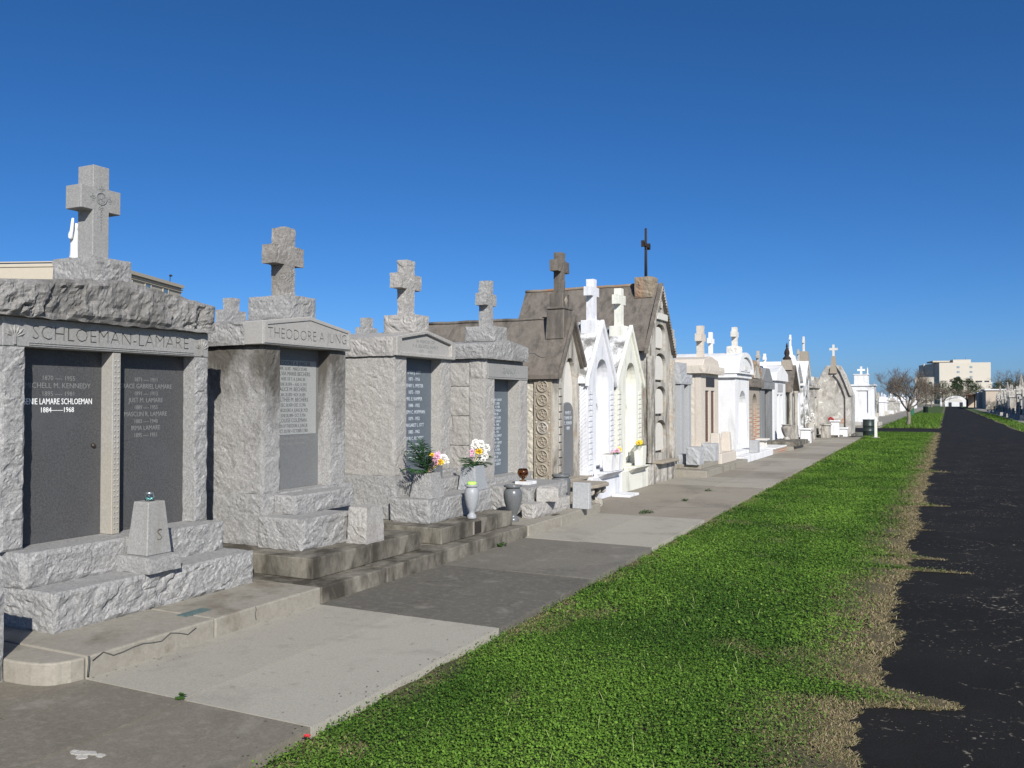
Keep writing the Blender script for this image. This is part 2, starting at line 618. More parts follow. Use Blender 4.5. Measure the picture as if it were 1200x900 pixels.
        for i in range(len(us) - 1):
            for k in range(len(zs) - 1):
                if not cell(i, k):
                    continue
                fs.append(s.bm.faces.new((V(i, nt_, k), V(i + 1, nt_, k), V(i + 1, nt_, k + 1), V(i, nt_, k + 1))))
                fs.append(s.bm.faces.new((V(i, 0, k), V(i, 0, k + 1), V(i + 1, 0, k + 1), V(i + 1, 0, k))))
                for di, dk in ((-1, 0), (1, 0), (0, -1), (0, 1)):
                    if cell(i + di, k + dk):
                        continue
                    for j in range(nt_):
                        if di:
                            a = i if di < 0 else i + 1
                            f = (V(a, j, k), V(a, j + 1, k), V(a, j + 1, k + 1), V(a, j, k + 1))
                        else:
                            a = k if dk < 0 else k + 1
                            f = (V(i, j, a), V(i + 1, j, a), V(i + 1, j + 1, a), V(i, j + 1, a))
                        fs.append(s.bm.faces.new(f))
        bmesh.ops.recalc_face_normals(s.bm, faces=fs)
        if amp:
            s.bm.normal_update()
            mv = []
            for v in vc.values():
                mv.append((v, v.normal * (amp * (rockh(v.co, seed) * .9))))
            for v, d in mv:
                v.co += d
        return s

    def text(s, body, c, size, depth=.002, align='CENTER', axis='X', sx=1.0, thin=0.0):
        """lettering standing on a face that looks along +X (c = centre of the baseline)"""
        cu = bpy.data.curves.new('lettering', 'FONT')
        cu.body = body
        cu.size = size
        cu.align_x = align
        cu.resolution_u = 2
        cu.extrude = depth / 2
        cu.offset = -thin
        ob = bpy.data.objects.new('lettering', cu)
        me = bpy.data.meshes.new_from_object(ob)
        n0 = len(s.bm.verts)
        s.bm.from_mesh(me)
        s.bm.verts.ensure_lookup_table()
        for v in s.bm.verts[n0:]:
            x, y, z = v.co
            if axis == 'X':
                v.co = (c[0] + z, c[1] + x * sx, c[2] + y)
            else:
                v.co = (c[0] + x * sx, c[1] - z, c[2] + y)
        bpy.data.objects.remove(ob)
        bpy.data.curves.remove(cu)
        bpy.data.meshes.remove(me)
        return s

    def build(s, name, mat, parent=None, bevel=0, smooth_angle=None, world=True, normals=True, segs=1, label=None):
        bm = s.bm
        if normals:
            bmesh.ops.recalc_face_normals(bm, faces=bm.faces)
        if bevel:
            bm.normal_update()
            ed = [e for e in bm.edges if len(e.link_faces) == 2 and e.calc_face_angle(0) > R(28)]
            bmesh.ops.bevel(bm, geom=ed, offset=bevel, segments=segs, affect='EDGES', profile=.5, clamp_overlap=True)
        off = Vector((0, 0, 0))
        p = parent
        if world:
            while p is not None:
                if p.name in OFF:
                    off = off + OFF[p.name]
                p = p.parent
        if off.length:
            bmesh.ops.translate(bm, verts=bm.verts, vec=-off)
        me = bpy.data.meshes.new(name)
        bm.to_mesh(me)
        bm.free()
        if smooth_angle:
            me.shade_smooth()
            me.set_sharp_from_angle(angle=R(smooth_angle))
        me.materials.append(mat)
        o = bpy.data.objects.new(name, me)
        COL.objects.link(o)
        if parent is not None:
            o.parent = parent
        if label:
            o['label'] = label
        return o


def single(name, mb, mat, label, cat, loc=(0, 0, 0), group=None, kind=None, **kw):
    """a top-level thing made of one mesh, its origin at loc"""
    bmesh.ops.translate(mb.bm, verts=mb.bm.verts, vec=-Vector(loc))
    o = mb.build(name, mat, None, **kw)
    o.location = loc
    OFF[o.name] = Vector(loc)
    return setp(o, label, cat, group, kind)


def engrave(o, body, c, size, depth=.012, sx=1.0):
    """cut lettering into a part's +X face"""
    off = Vector((0, 0, 0))
    p = o.parent
    while p is not None:
        if p.name in OFF:
            off = off + OFF[p.name]
        p = p.parent
    if o.name in OFF:
        off = off + OFF[o.name]
    t = MB().text(body, (0, 0, 0), size, depth * 2, sx=sx, thin=size * .016)
    bmesh.ops.remove_doubles(t.bm, verts=t.bm.verts, dist=1e-5)
    bmesh.ops.translate(t.bm, verts=t.bm.verts, vec=Vector(c) - off)
    cut = t.build('letter_cutter', LET_D, None)
    nf = len(o.data.polygons)
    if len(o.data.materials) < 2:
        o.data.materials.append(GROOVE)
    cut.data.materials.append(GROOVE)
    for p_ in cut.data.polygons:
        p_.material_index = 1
    md = o.modifiers.new('cut', 'BOOLEAN')
    md.operation = 'DIFFERENCE'
    md.solver = 'EXACT'
    md.object = cut
    # the cutter lives in the part's own space while cutting
    keep = o.parent
    loc = o.location.copy()
    o.parent = None
    o.location = (0, 0, 0)
    dg = bpy.context.evaluated_depsgraph_get()
    dg.update()
    me = bpy.data.meshes.new_from_object(o.evaluated_get(dg))
    o.modifiers.clear()
    if len(me.polygons) > nf + 20:
        o.data = me
    o.parent = keep
    o.location = loc
    cm = cut.data
    bpy.data.objects.remove(cut)
    bpy.data.meshes.remove(cm)

# ------------------------------------------------------------------ ground and paving
def ss(a, b, x):
    t = np.clip((x - a) / (b - a), 0, 1)
    return t * t * (3 - 2 * t)


def pave_edge(y):
    """right edge of the pavement; it drifts slowly away from the road"""
    return -2.97 - .0165 * (y - 3.0)


TONGUES = [(5.62, .16, .52), (10.0, .07, .60), (10.75, .08, .42), (16.2, .10, .45), (24, .16, .5), (13.1, .07, .22)]


def lawn_edge(y):
    """ragged boundary between the grass and the asphalt"""
    y = np.asarray(y, float)
    e = -.42 + .045 * np.sin(y * 1.9 + 1) + .03 * np.sin(y * 4.7) + .022 * np.sin(y * 11.3 + 2) + .02 * np.sin(y * 29) + .012 * np.sin(y * 61)
    for c, w, a in TONGUES:
        e = e + a * .88 * np.exp(-np.abs((y - c) / w) ** 2.8)
    return e


def sheet(name, mat, pts, z, label=None, kind='structure', thick=0):
    mb = MB()
    if thick:
        mb.pz(pts, z - thick, z)
    else:
        mb.bm.faces.new([mb.bm.verts.new((x, y, z)) for x, y in pts])
    o = mb.build(name, mat)
    if not thick and o.data.polygons[0].normal.z < 0:
        o.data.flip_normals()
    return setp(o, label, None, None, kind)


sheet('ground', GROUND, [(-900, -60), (900, -60), (900, 1500), (-900, 1500)], -.10)
sheet('road', ASPH, [(-1.2, -6), (3.85, -6), (3.85, 420), (-1.2, 420)], -.055, thick=.04)
sheet('crossing_road', ASPH, [(-40, 54.2), (-1.2, 54.2), (-1.2, 61.2), (-40, 61.2)], -.051, thick=.04)


def vcol(me, cols):
    a = me.color_attributes.new('Col', 'FLOAT_COLOR', 'POINT')
    buf = np.ones((len(cols), 4), np.float32)
    buf[:, :3] = cols
    a.data.foreach_set('color', buf.ravel())


def np_mesh(name, verts, faces_n, mat, cols=None):
    """verts (N,3); faces are consecutive runs of faces_n vertices"""
    me = bpy.data.meshes.new(name)
    nv = len(verts)
    nf = nv // faces_n
    me.vertices.add(nv)
    me.vertices.foreach_set('co', np.asarray(verts, np.float32).ravel())
    me.loops.add(nv)
    me.loops.foreach_set('vertex_index', np.arange(nv, dtype=np.int32))
    me.polygons.add(nf)
    me.polygons.foreach_set('loop_start', np.arange(0, nv, faces_n, dtype=np.int32))
    me.update(calc_edges=True)
    me.validate()
    if cols is not None:
        vcol(me, cols)
    me.materials.append(mat)
    o = bpy.data.objects.new(name, me)
    COL.objects.link(o)
    return o


# pavement: individually cast slabs with open joints
def build_pavement():
    mb = MB()
    tones = []
    ys = [-3.0, .9, 3.62, 5.82, 7.8, 9.80, 12.42, 15.0, 17.4, 19.5, 21.6, 24.2, 26.8, 29.6, 32.0, 34.6, 37.2, 39.6, 41.8, 43.9]
    tone = {0: (.20, .178, .14), 1: (.20, .178, .14), 2: (.40, .375, .315), 3: (.135, .126, .105), 4: (.185, .172, .143),
            5: (.39, .365, .305), 6: (.29, .255, .205), 7: (.30, .268, .215), 8: (.37, .34, .28)}
    g = .0065
    for i in range(len(ys) - 1):
        y0, y1 = ys[i] + g, ys[i + 1] - g
        split = -3.9 - .02 * (y0 - 3)
        for k, (a0, a1, b0, b1) in enumerate((( -6.2, split - g, -6.2, split - g), (split + g, pave_edge(y0), split + g, pave_edge(y1)))):
            t = tone.get(i, (.36, .328, .27) if i % 3 else (.29, .26, .21))
            n0 = len(mb.bm.verts)
            z = .0015 * ((i * 7 + k * 3) % 4)
            mb.pz([(a0, y0), (a1, y0), (b1, y1), (b0, y1)], -.11, z)
            kk = 1 + .05 * (((i * 5 + k * 3) % 5) - 2) / 2
            tones += [(t[0] * kk, t[1] * kk, t[2] * kk)] * (len(mb.bm.verts) - n0)
    bm = mb.bm
    bmesh.ops.recalc_face_normals(bm, faces=bm.faces)
    me = bpy.data.meshes.new('pavement')
    bm.to_mesh(me)
    bm.free()
    vcol(me, np.array(tones))
    me.materials.append(SLAB)
    o = bpy.data.objects.new('pavement', me)
    COL.objects.link(o)
    o['kind'] = 'structure'
    return o


KX0 = -4.70
build_pavement()
mb = MB()
rc_ = random.Random(4)
for (x, y, a, n) in ((-4.4, 7.0, .3, 9), (-4.2, 13.6, .6, 12), (-3.6, 16.2, 2.2, 10), (-3.5, 18.4, 2.7, 10)):
    p = [Vector((x, y, .0052))]
    for k in range(n):
        a += rc_.gauss(0, .35)
        p.append(p[-1] + Vector((math.cos(a), math.sin(a), 0)) * rc_.uniform(.05, .12))
    mb.tube(p, [.0015 * (1 - .6 * k / len(p)) for k in range(len(p))], 4)
setp(mb.build('pavement_crack', LET_D), None, None, None, 'structure')
V, C = [], []
for k in range(520):
    if k % 3 == 0:
        x, y = KX0 + rc_.random() ** 2 * .22, rc_.uniform(2.0, 14)
    else:
        y = rc_.uniform(1.5, 22)
        x = float(pave_edge(y)) - rc_.random() ** 2 * .28
    r_ = rc_.uniform(.0025, .006)
    a = rc_.uniform(0, 6.28)
    for q in range(4):
        V.append((x + r_ * math.cos(a + q * 1.57) * (1.6 if q % 2 else 1), y + r_ * math.sin(a + q * 1.57) * (1.6 if q % 2 else 1), .0065 + .004 * rc_.random()))
    t = rc_.choice(((.12, .10, .07), (.18, .14, .085), (.26, .22, .15), (.09, .11, .045)))
    C += [t] * 4
np_mesh_later = (V, C)
# white paint spill on the first slab
mb = MB()
for k in range(9):
    a = random.uniform(0, 6.28)
    r = random.uniform(0, .10)
    cx, cy = -3.72 + r * math.cos(a), 2.86 + r * .6 * math.sin(a)
    q = random.uniform(.02, .055) if k < 6 else .012
    mb.pz([(cx + q * random.uniform(.6, 1.5) * math.cos(t * PI / 4.5), cy + .6 * q * random.uniform(.6, 1.4) * math.sin(t * PI / 4.5)) for t in range(9)],
          .003 + .0004 * k, .0065 + .0004 * k)
setp(mb.build('paint_spill', stone('old_paint', (.55, .53, .49), (.30, .28, .24), speck=120, speck_amt=.8)), None, None, None, 'structure')

# ---- lawn: uneven soil sheet plus blades and clover leaves
def lawn_col(x, y, rng):
    """0 = fresh clover, 1 = straw"""
    e = lawn_edge(y)
    d = e - x
    n = np.array([noise.fractal(Vector((a * 1.3, b * 1.0, 0)), 1.0, 2.0, 3) for a, b in zip(x, y)])
    n2 = np.array([noise.noise(Vector((a * 5, b * 3.2, 4))) for a, b in zip(x, y)])
    w = np.clip(.60 + .10 * n, .4, .8) * np.clip(1.1 - y * .006, .6, 1.2)
    dry = 1 - ss(w * .05, w * 1.18, d + .10 * n2 + .06 * n)
    patch = np.maximum(ss(.42, .85, n + .45 * n2) * .5, ss(.52, .75, n2 + .25 * n) * .6)
    left = (1 - ss(.02, .30, x - pave_edge(y))) * ss(-.35, .35, n2 + n * .8) * .8
    return np.clip(np.maximum(np.maximum(dry, patch), left), 0, 1)


def build_lawn(y0, y1, name, dense):
    # soil sheet
    ny = int((y1 - y0) / .05) if dense else int((y1 - y0) / .4)
    nx = 30
    ysv = np.linspace(y0, y1, ny)
    me = bpy.data.meshes.new(name)
    V, C = [], []
    rows = []
    for y in ysv:
        a, b = float(pave_edge(y)) + (.004 if y < 44 else -.0), float(lawn_edge(y))
        rows.append([(a + (b - a) * i / nx, y) for i in range(nx + 1)])
    P = np.array(rows)
    X, Y = P[..., 0], P[..., 1]
    fx = X.ravel()
    fy = Y.ravel()
    dry = lawn_col(fx, fy, RNG)
    zz = -.058 + .02 * np.array([noise.fractal(Vector((a * 2.2, b * 2.2, 1)), 1.0, 2.0, 4) for a, b in zip(fx, fy)])
    d = lawn_edge(fy) - fx
    zz = np.minimum(zz, -.042) + .006
    zz = np.where(d < .02, -.050, zz)
    green = np.array((.05, .085, .02))
    straw = np.array((.19, .158, .088))
    cols = green[None] * (1 - dry[:, None]) + straw[None] * dry[:, None]
    F = []
    for i in range(ny - 1):
        for j in range(nx):
            q = i * (nx + 1) + j
            F.append((q, q + 1, q + nx + 2, q + nx + 1))
    me.from_pydata(np.stack([fx, fy, zz], 1).tolist(), [], F)
    vcol(me, cols)
    me.materials.append(SOIL)
    for p in me.polygons:
        p.use_smooth = True
    o = bpy.data.objects.new(name, me)
    COL.objects.link(o)
    o['kind'] = 'structure'


build_lawn(-2, 53.4, 'lawn_ground', True)


def far_lawn(name, pts_fn, y0, y1):
    V, F, C = [], [], []
    n = 60
    for i in range(n + 1):
        y = y0 + (y1 - y0) * i / n
        a, b = pts_fn(y)
        for j in range(9):
            x = a + (b - a) * j / 8
            V.append((x, y, -.045))
            t = .5 + .5 * noise.noise(Vector((x * .8, y * .15, 2)))
            edge = (1 - min(1, abs(b - x) / .5)) if b < 2 else (1 - min(1, abs(a - x) / .4))
            c = Vector((.05, .115, .02)).lerp(Vector((.10, .13, .035)), t).lerp(Vector((.26, .215, .13)), .8 * max(0, edge))
            C.append(tuple(c))
    for i in range(n):
        for j in range(8):
            q = i * 9 + j
            F.append((q, q + 1, q + 10, q + 9))
    me = bpy.data.meshes.new(name)
    me.from_pydata(V, [], F)
    vcol(me, np.array(C))
    me.materials.append(SOIL)
    o = bpy.data.objects.new(name, me)
    COL.objects.link(o)
    o['kind'] = 'structure'


far_lawn('far_lawn_ground', lambda y: (-3.9 - .004 * (y - 62), -.42 + .1 * math.sin(y * .5)), 61.4, 330)
far_lawn('right_lawn_ground', lambda y: (3.7 + .12 * math.sin(y * .8), 5.3), 2, 330)


def blades(name, y0, y1, dens, size, leafy, side=None, hgt=1.0):
    """ground cover as one mesh of small leaf quads (clover) and thin blades (grass, straw)"""
    if side is None:
        n = int((y1 - y0) * 2.75 * dens)
        y = RNG.uniform(y0, y1, n)
        a = pave_edge(y) - .03
        b = lawn_edge(y) + .03
        x = a + (b - a) * RNG.uniform(0, 1, n)
    else:
        a0, b0 = side
        n = int((y1 - y0) * (b0 - a0) * dens)
        y = RNG.uniform(y0, y1, n)
        x = RNG.uniform(a0, b0, n)
    dry = lawn_col(x, y, RNG) if side is None else np.clip(RNG.normal(.12, .12, n), 0, 1)
    keep = RNG.uniform(0, 1, n) > dry * .08
    if side is None:
        keep &= (x - pave_edge(y) > .045) | (RNG.uniform(0, 1, n) < .3)
    x, y, dry = x[keep], y[keep], dry[keep]
    n = len(x)
    isdry = RNG.uniform(0, 1, n) < dry
    clov = (RNG.uniform(0, 1, n) < leafy) & ~isdry
    patch = np.array([noise.fractal(Vector((p * .9, q * .7, 9)), 1.0, 2.0, 2) for p, q in zip(x, y)])
    th = RNG.uniform(0, 2 * PI, n)
    sz = size * RNG.uniform(.6, 1.35, n)
    z0 = -.05 + RNG.uniform(0, .035, n) * np.where(clov, 1, .3) * hgt
    V = np.zeros((n, 4, 3))
    # clover: tilted quads
    tx, ty = np.cos(th), np.sin(th)
    tilt = RNG.normal(0, .34, n)
    rise = RNG.normal(0, .34, n)
    lx = np.stack([tx, ty, tilt], 1) * (sz * .55)[:, None]
    ly = np.stack([-ty, tx, rise], 1) * (sz * .55)[:, None]
    c = np.stack([x, y, z0 + .004], 1)
    V[:, 0] = c - lx
    V[:, 1] = c - ly * .8
    V[:, 2] = c + lx
    V[:, 3] = c + ly * .8
    # blades
    bl = ~clov
    h = sz * np.where(isdry, 1.3, 1.9) * hgt
    lean = RNG.uniform(.3, 1.3, n) * np.where(isdry, 1.7, 1)
    w = sz * .11 + .0009
    base = np.stack([x, y, np.full(n, -.052)], 1)
    wv = np.stack([-ty, tx, np.zeros(n)], 1) * w[:, None]
    tip = base + np.stack([tx * lean * h, ty * lean * h, h * np.where(isdry, .55, .85)], 1)
    mid = base * .45 + tip * .55
    mid[:, 2] += h * .12
    B = np.stack([base - wv, base + wv, mid * .3 + tip * .7 + wv * .7, tip], 1)
    V[bl] = B[bl]
    g1, g2, g3 = np.array((.052, .122, .014)), np.array((.165, .305, .038)), np.array((.20, .29, .06))
    r = np.clip(RNG.normal(.42, .2, n) + patch * .75, 0, 1)[:, None]
    cols = g1 * (1 - r) + g2 * r
    yel = (RNG.uniform(0, 1, n) < .07)[:, None]
    cols = np.where(yel, g3[None], cols)
    s1, s2 = np.array((.22, .165, .085)), np.array((.53, .43, .255))
    q = RNG.uniform(0, 1, n)[:, None]
    dcol = s1 * (1 - q) + s2 * q
    dcol = np.where(RNG.uniform(0, 1, n)[:, None] < .3, np.array((.19, .19, .075)), dcol)
    cols = np.where(isdry[:, None], dcol, cols * (1 - .3 * dry[:, None]) + .3 * dry[:, None] * np.array((.2, .2, .08)))
    o = np_mesh(name, V.reshape(-1, 3), 4, BLADE, np.repeat(cols, 4, 0))
    o['kind'] = 'stuff'
    o['label'] = 'green clover and grass with straw-coloured margin between pavement and road'
    return o


blades('grass', .4, 2.6, 2600, .022, .7)
blades('grass', 2.6, 6.5, 15000, .0125, .72)
blades('grass', 6.5, 12, 6500, .018, .7)
blades('grass', 12, 24, 3400, .023, .68)
blades('grass', 24, 53.2, 900, .037, .65)
o = blades('grass', 61.6, 130, 90, .11, .4, (-3.9, -.5))
o['label'] = 'green grass of the far verge past the crossing road'
o = blades('grass', 20, 130, 60, .09, .4, (3.8, 5.25))
o['label'] = 'green grass strip along the right side of the road'
# tall pale stalks standing out of the clover
mb = MB()
for k in range(26):
    y = random.uniform(3.4, 7.5)
    x = random.uniform(-2.5, -1.1)
    a = random.uniform(0, 6.28)
    h = random.uniform(.05, .10)
    mb.tube([(x, y, -.05), (x + .015 * math.cos(a), y + .015 * math.sin(a), -.05 + h * .6),
             (x + .035 * math.cos(a), y + .035 * math.sin(a), -.05 + h)], [.0016, .0014, .0006], 4)
STALK = plain('pale_stalk', (.40, .46, .17), .7)
setp(mb.build('grass', STALK), 'pale upright grass stalks among the clover', None, None, 'stuff')

o = np_mesh('leaf_litter', np.array(np_mesh_later[0]), 4, BLADE, np.array(np_mesh_later[1]))
setp(o, 'scattered dry leaf bits and grit along the pavement edges', None, None, 'stuff')

# weeds in the pavement joints
def weed(x, y, r, n, lab, cat='weed'):
    V, C = [], []
    for i in range(n):
        a = random.uniform(0, 6.28)
        q = r * math.sqrt(random.random())
        px, py = x + q * .8 * math.cos(a), y + q * 1.5 * math.sin(a)
        s = random.uniform(.012, .028)
        t = random.uniform(0, 6.28)
        z = random.uniform(.008, .035)
        for dx, dy, dz in ((-s, 0, -.004), (0, -s * .6, .004), (s, 0, .006), (0, s * .6, 0)):
            V.append((px + dx * math.cos(t) - dy * math.sin(t), py + dx * math.sin(t) + dy * math.cos(t), z + dz))
        c = random.uniform(.6, 1.4)
        C += [(.045 * c, .10 * c, .018 * c)] * 4
    V = np.array(V) - np.array((x, y, 0))
    o = np_mesh('weed', V, 4, BLADE, np.array(C))
    o.location = (x, y, 0)
    setp(o, lab, cat)


weed(-4.1, 12.75, .13, 90, 'largest tuft of low weeds in a pavement joint, past the light slab')
weed(-4.0, 14.6, .07, 40, 'small weed in the pavement joint before the tall gabled tomb')
weed(-4.05, 16.4, .07, 40, 'small weed in the pavement joint beside the tall gabled tomb')
weed(-3.92, 3.62, .022, 9, 'tiny weed where the first two pavement joints cross')
weed(-4.68, 9.1, .06, 40, 'bright weed at the foot of the dark stained lower step')
mb = MB()
for k in range(7):
    a = k * .9
    mb.quad((0, 0, .002), (.016 * math.cos(a), .016 * math.sin(a), .012), (.024 * math.cos(a + .4), .024 * math.sin(a + .4), .004 + .004 * (k % 2)), (.014 * math.cos(a + .8), .014 * math.sin(a + .8), .01))
o = single('fallen_petal', mb, PETR, 'small red petal lying on the grass at the pavement edge', 'petal')
o.location = (-2.93, 3.53, -.012)

# ------------------------------------------------------------------ kerbs and plinths
KX = -4.712
def kerb(name, pts, z0, z1, mat, cracks=None):
    mb = MB()
    mb.pz(pts, z0, z1)
    return setp(mb.build(name, mat, bevel=.012, segs=2), None, None, None, 'structure')


# rounded near corner of the long kerb
kerb('kerb', [(-8.6, 3.37), (-5.16, 3.37), (-5.02, 3.372), (-4.90, 3.39), (-4.82, 3.42), (-4.772, 3.455), (-4.76, 3.49), (-4.735, 3.53), (-4.722, 3.62), (-8.6, 3.62)], -.02, .137, CONCP)
kerb('kerb', [(-8.6, 3.625), (KX, 3.625), (KX, 4.66), (-8.6, 4.66)], -.02, .14, CONCP)
kerb('kerb', [(-8.6, 4.665), (KX, 4.665), (KX, 5.84), (-8.6, 5.84)], -.02, .14, CONCP)
kerb('kerb', [(-8.6, 5.845), (KX + .004, 5.845), (KX + .004, 6.80), (-8.6, 6.80)], -.02, .14, CONC)
kerb('kerb', [(-8.6, 6.81), (KX, 6.81), (KX, 9.86), (-8.6, 9.86)], -.02, .143, CONC)
kerb('kerb', [(-8.6, 9.87), (KX + .01, 9.87), (KX + .01, 10.9), (-8.6, 10.9)], -.02, .14, CONCP)
kerb('kerb', [(-8.6, 10.905), (KX + .01, 10.905), (KX - .05, 12.55), (-8.6, 12.55)], -.02, .14, CONCP)
# cracks along the near kerb (thin dark gaps in the cement)
mb = MB()
q = [(KX + .0015, 3.66, .112)]
for k in range(12):
    q.append((KX + .0015, 3.66 + .075 * k, .112 + .018 * math.sin(k * 1.7) + .01 * random.uniform(-1, 1)))
mb.tube(q, [.004] * len(q), 4)
mb.tube([(KX + .0015, 3.632 + .004 * math.sin(k), .14 - k * .025) for k in range(6)], [.006] * 6, 4)
mb.tube([(KX + .0015, 5.07 + .006 * math.sin(k * 2), .138 - k * .025) for k in range(5)], [.003] * 5, 4)
setp(mb.build('kerb_crack', LET_D), None, None, None, 'structure')


def plinth(x0, x1, y0, y1, z0, z1, lab, mat=CONC, cat='step'):
    mb = MB().box(x0, x1, y0, y1, z0, z1)
    return single('concrete_step', mb, mat, lab, cat, (x1, (y0 + y1) / 2, z0), bevel=.01, segs=2)


plinth(-8.4, -4.955, 6.03, 6.90, .141, .325, 'stained concrete step under the tomb with the lettered gable, nearer block')
plinth(-8.4, -4.958, 6.91, 7.79, .144, .325, 'stained concrete step under the tomb with the lettered gable, farther block')
stp = plinth(-8.4, -4.903, 8.10, 9.82, .144, .320, 'stained concrete step with a small dark plaque on its front')
MB().box(-4.903, -4.895, 8.83, 8.99, .165, .300).build('plaque', BRONZE, stp)
MB().box(-4.903, -4.8985, 8.80, 8.83, .158, .306).build('plaque_frame', CONCP, stp)

# teal bronze plate set in the kerb, small dark grate plate farther on
mb = MB().box(-5.03, -4.93, 4.60, 4.84, .140, .146)
single('kerb_plate', mb, VERDI, 'teal bronze plate set flat in the near kerb', 'plate', (-4.98, 4.72, .14), bevel=.002)
mb = MB().box(-4.86, -4.79, 10.9, 11.07, .140, .145)
single('kerb_plate', mb, BRONZE, 'small dark metal plate set flat in the kerb past the urns', 'plate', (-4.82, 10.98, .14), bevel=.002)

# rough corner stone of the neighbouring plot at the left edge of the picture
mb = MB().rock(-5.62, -5.12, 2.3, 3.36, -.01, .62, 'xXyY', .02, .035, 3)
single('granite_kerbstone', mb, G1, 'rough granite block cut off by the left edge of the picture', 'stone block', (-5.37, 2.8, 0))

# ------------------------------------------------------------------ the granite tombs of the near row
def gable(y0, y1, yc, z0, z1, rise):
    def w(q):
        t = (q[2] - z0) / (z1 - z0)
        h = (yc - q[1]) / (yc - y0) if q[1] < yc else (q[1] - yc) / (y1 - yc)
        return (q[0], q[1], q[2] + t * rise * (1 - max(0, min(1.05, h))))
    return w


def gpoly(y0, y1, yc, z0, z1, zp):
    return [(y0, z0), (y1, z0), (y1, z1), (yc, zp), (y0, z1)]


# ---- double tomb in the foreground
T = thing('granite_tomb', 'large grey double tomb with two dark tablets and a wide rough cap', 'tomb', (-6.6, 4.74, .14))
MB().rock(-8.35, -5.36, 3.86, 5.73, .14, .412, 'xXyY', .020, .017, 1, .03).build('base_block', G1, T)
MB().rock(-8.28, -5.65, 3.85, 5.68, .412, .655, 'xXyY', .016, .017, 2, .03).build('step_block', G1, T)
MB().rock(-8.2, -5.985, 3.815, 5.66, .656, 2.293, 'xyY', .02, .05, 3, .05).build('wall', G1, T)
MB().rock(-5.984, -5.84, 3.80, 3.965, .656, 2.083, 'yX', .012, .016, 4, .02).build('pillar', G1, T)
MB().rock(-5.984, -5.842, 5.525, 5.67, .656, 2.083, 'XY', .012, .016, 5, .02).build('pillar', G1, T)
mu = MB().box(-5.984, -5.848, 4.70, 4.775, .656, 2.083).build('mullion', GMUL, T, bevel=.004)
mb = MB()
for k in range(32):
    z = .70 + k * .0425
    for yy in (4.722, 4.752):
        c = (-5.848, yy, z)
        p = [mb.bm.verts.new((c[0], yy - .009, z)), mb.bm.verts.new((c[0], yy, z - .013)), mb.bm.verts.new((c[0], yy + .009, z)), mb.bm.verts.new((c[0], yy, z + .013))]
        t = mb.bm.verts.new((c[0] + .009, yy, z))
        for i in range(4):
            mb.bm.faces.new((p[i], p[(i + 1) % 4], t))
mb.build('carved_strip', G1S, mu)
li = MB().box(-5.984, -5.835, 3.80, 5.672, 2.085, 2.294).build('lintel', G1S, T, bevel=.005)
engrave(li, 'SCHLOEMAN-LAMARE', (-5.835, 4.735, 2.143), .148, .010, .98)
mb = MB()
for z, h in ((2.1, .006), (2.115, .006)):
    mb.box(-5.835, -5.829, 3.99, 5.50, z, z + h)
mb.build('moulding', G1S, li)
for cy in (3.885, 5.595):
    mb = MB()
    for k in range(7):
        a = R(-66 + 22 * k)
        L = .105 if k % 2 else .095
        d = Vector((0, math.sin(a), math.cos(a)))
        n = Vector((0, math.cos(a), -math.sin(a)))
        o0 = Vector((-5.835, cy, 2.145))
        p0, p1, p2, p3 = o0 + d * .015, o0 + d * L * .6 + n * .011, o0 + d * L, o0 + d * L * .6 - n * .011
        top = o0 + d * L * .55 + Vector((.012, 0, 0))
        vs = [mb.bm.verts.new(p) for p in (p0, p1, p2, p3)]
        t = mb.bm.verts.new(top)
        for i in range(4):
            mb.bm.faces.new((vs[i], vs[(i + 1) % 4], t))
    mb.box(-5.835, -5.825, cy - .008, cy + .008, 2.098, 2.16)
    mb.build('palm_carving', G1S, li)
t1 = MB().box(-5.984, -5.976, 3.966, 4.699, .657, 2.084).build('tablet', PANEL, T)
mb = MB()
for z, s_, t_ in ((1.855, .05, '1870 ---- 1955'), (1.797, .057, 'MICHELL M. KENNEDY'), (1.738, .05, '1895 ---- 1981')):
    mb.text(t_, (-5.9755, 4.33, z), s_, .0012, sx=.95)
mb.build('worn_inscription', LET_G, t1)
MB().text('EUGENIE LAMARE SCHLOEMAN', (-5.9752, 4.30, 1.676), .064, .0014, sx=.70).text('1884\u2014\u20141968', (-5.9752, 4.32, 1.616), .055, .0014, sx=.85).build('inscription', LET_W, t1)
MB().lathe([(.0, .0), (.018, .0), (.018, .012), (.008, .02), (.0, .02)], (-5.976, 4.628, 1.353), 12, Matrix.Rotation(R(90), 3, 'Y')).build('rosette_bolt', BRONZE, t1)
t2 = MB().box(-5.984, -5.9763, 4.776, 5.524, .657, 2.084).build('tablet', PANEL, T)
mb = MB()
for i, t_ in enumerate(('1871 ---- 1911', 'GRACE GABRIEL LAMARE', '1891 ---- 1913', 'JUST M. LAMARE', '1889 ---- 1955', 'MASCLIN R. LAMARE', '1883 ---- 1940', 'IRMA LAMARE', '1895 ---- 1951')):
    mb.text(t_, (-5.9757, 5.13, 1.862 - i * .0575), .055 if i % 2 else .048, .0012, sx=.86)
mb.build('worn_inscription', LET_G, t2)
MB().rock(-8.32, -5.77, 3.71, 5.685, 2.296, 2.535, 'xXyY', .034, .017, 6, .04, gable(3.71, 5.685, 4.72, 2.296, 2.535, .11), edge=.012).build('cap', GCAP, T)
MB().rock(-6.36, -5.90, 4.547, 4.909, 2.60, 2.826, 'XyYx', .014, .02, 7, .04).build('cross_base', G1, T)
cr = MB().crossv(-6.12, 4.725, 2.827, 3.575, .18, .148, .365, 3.215, 3.40, .0, .02, 8).build('cross', G1S, T, bevel=.004)
mb = MB()
cx, cy, cz = -6.03, 4.725, 3.315
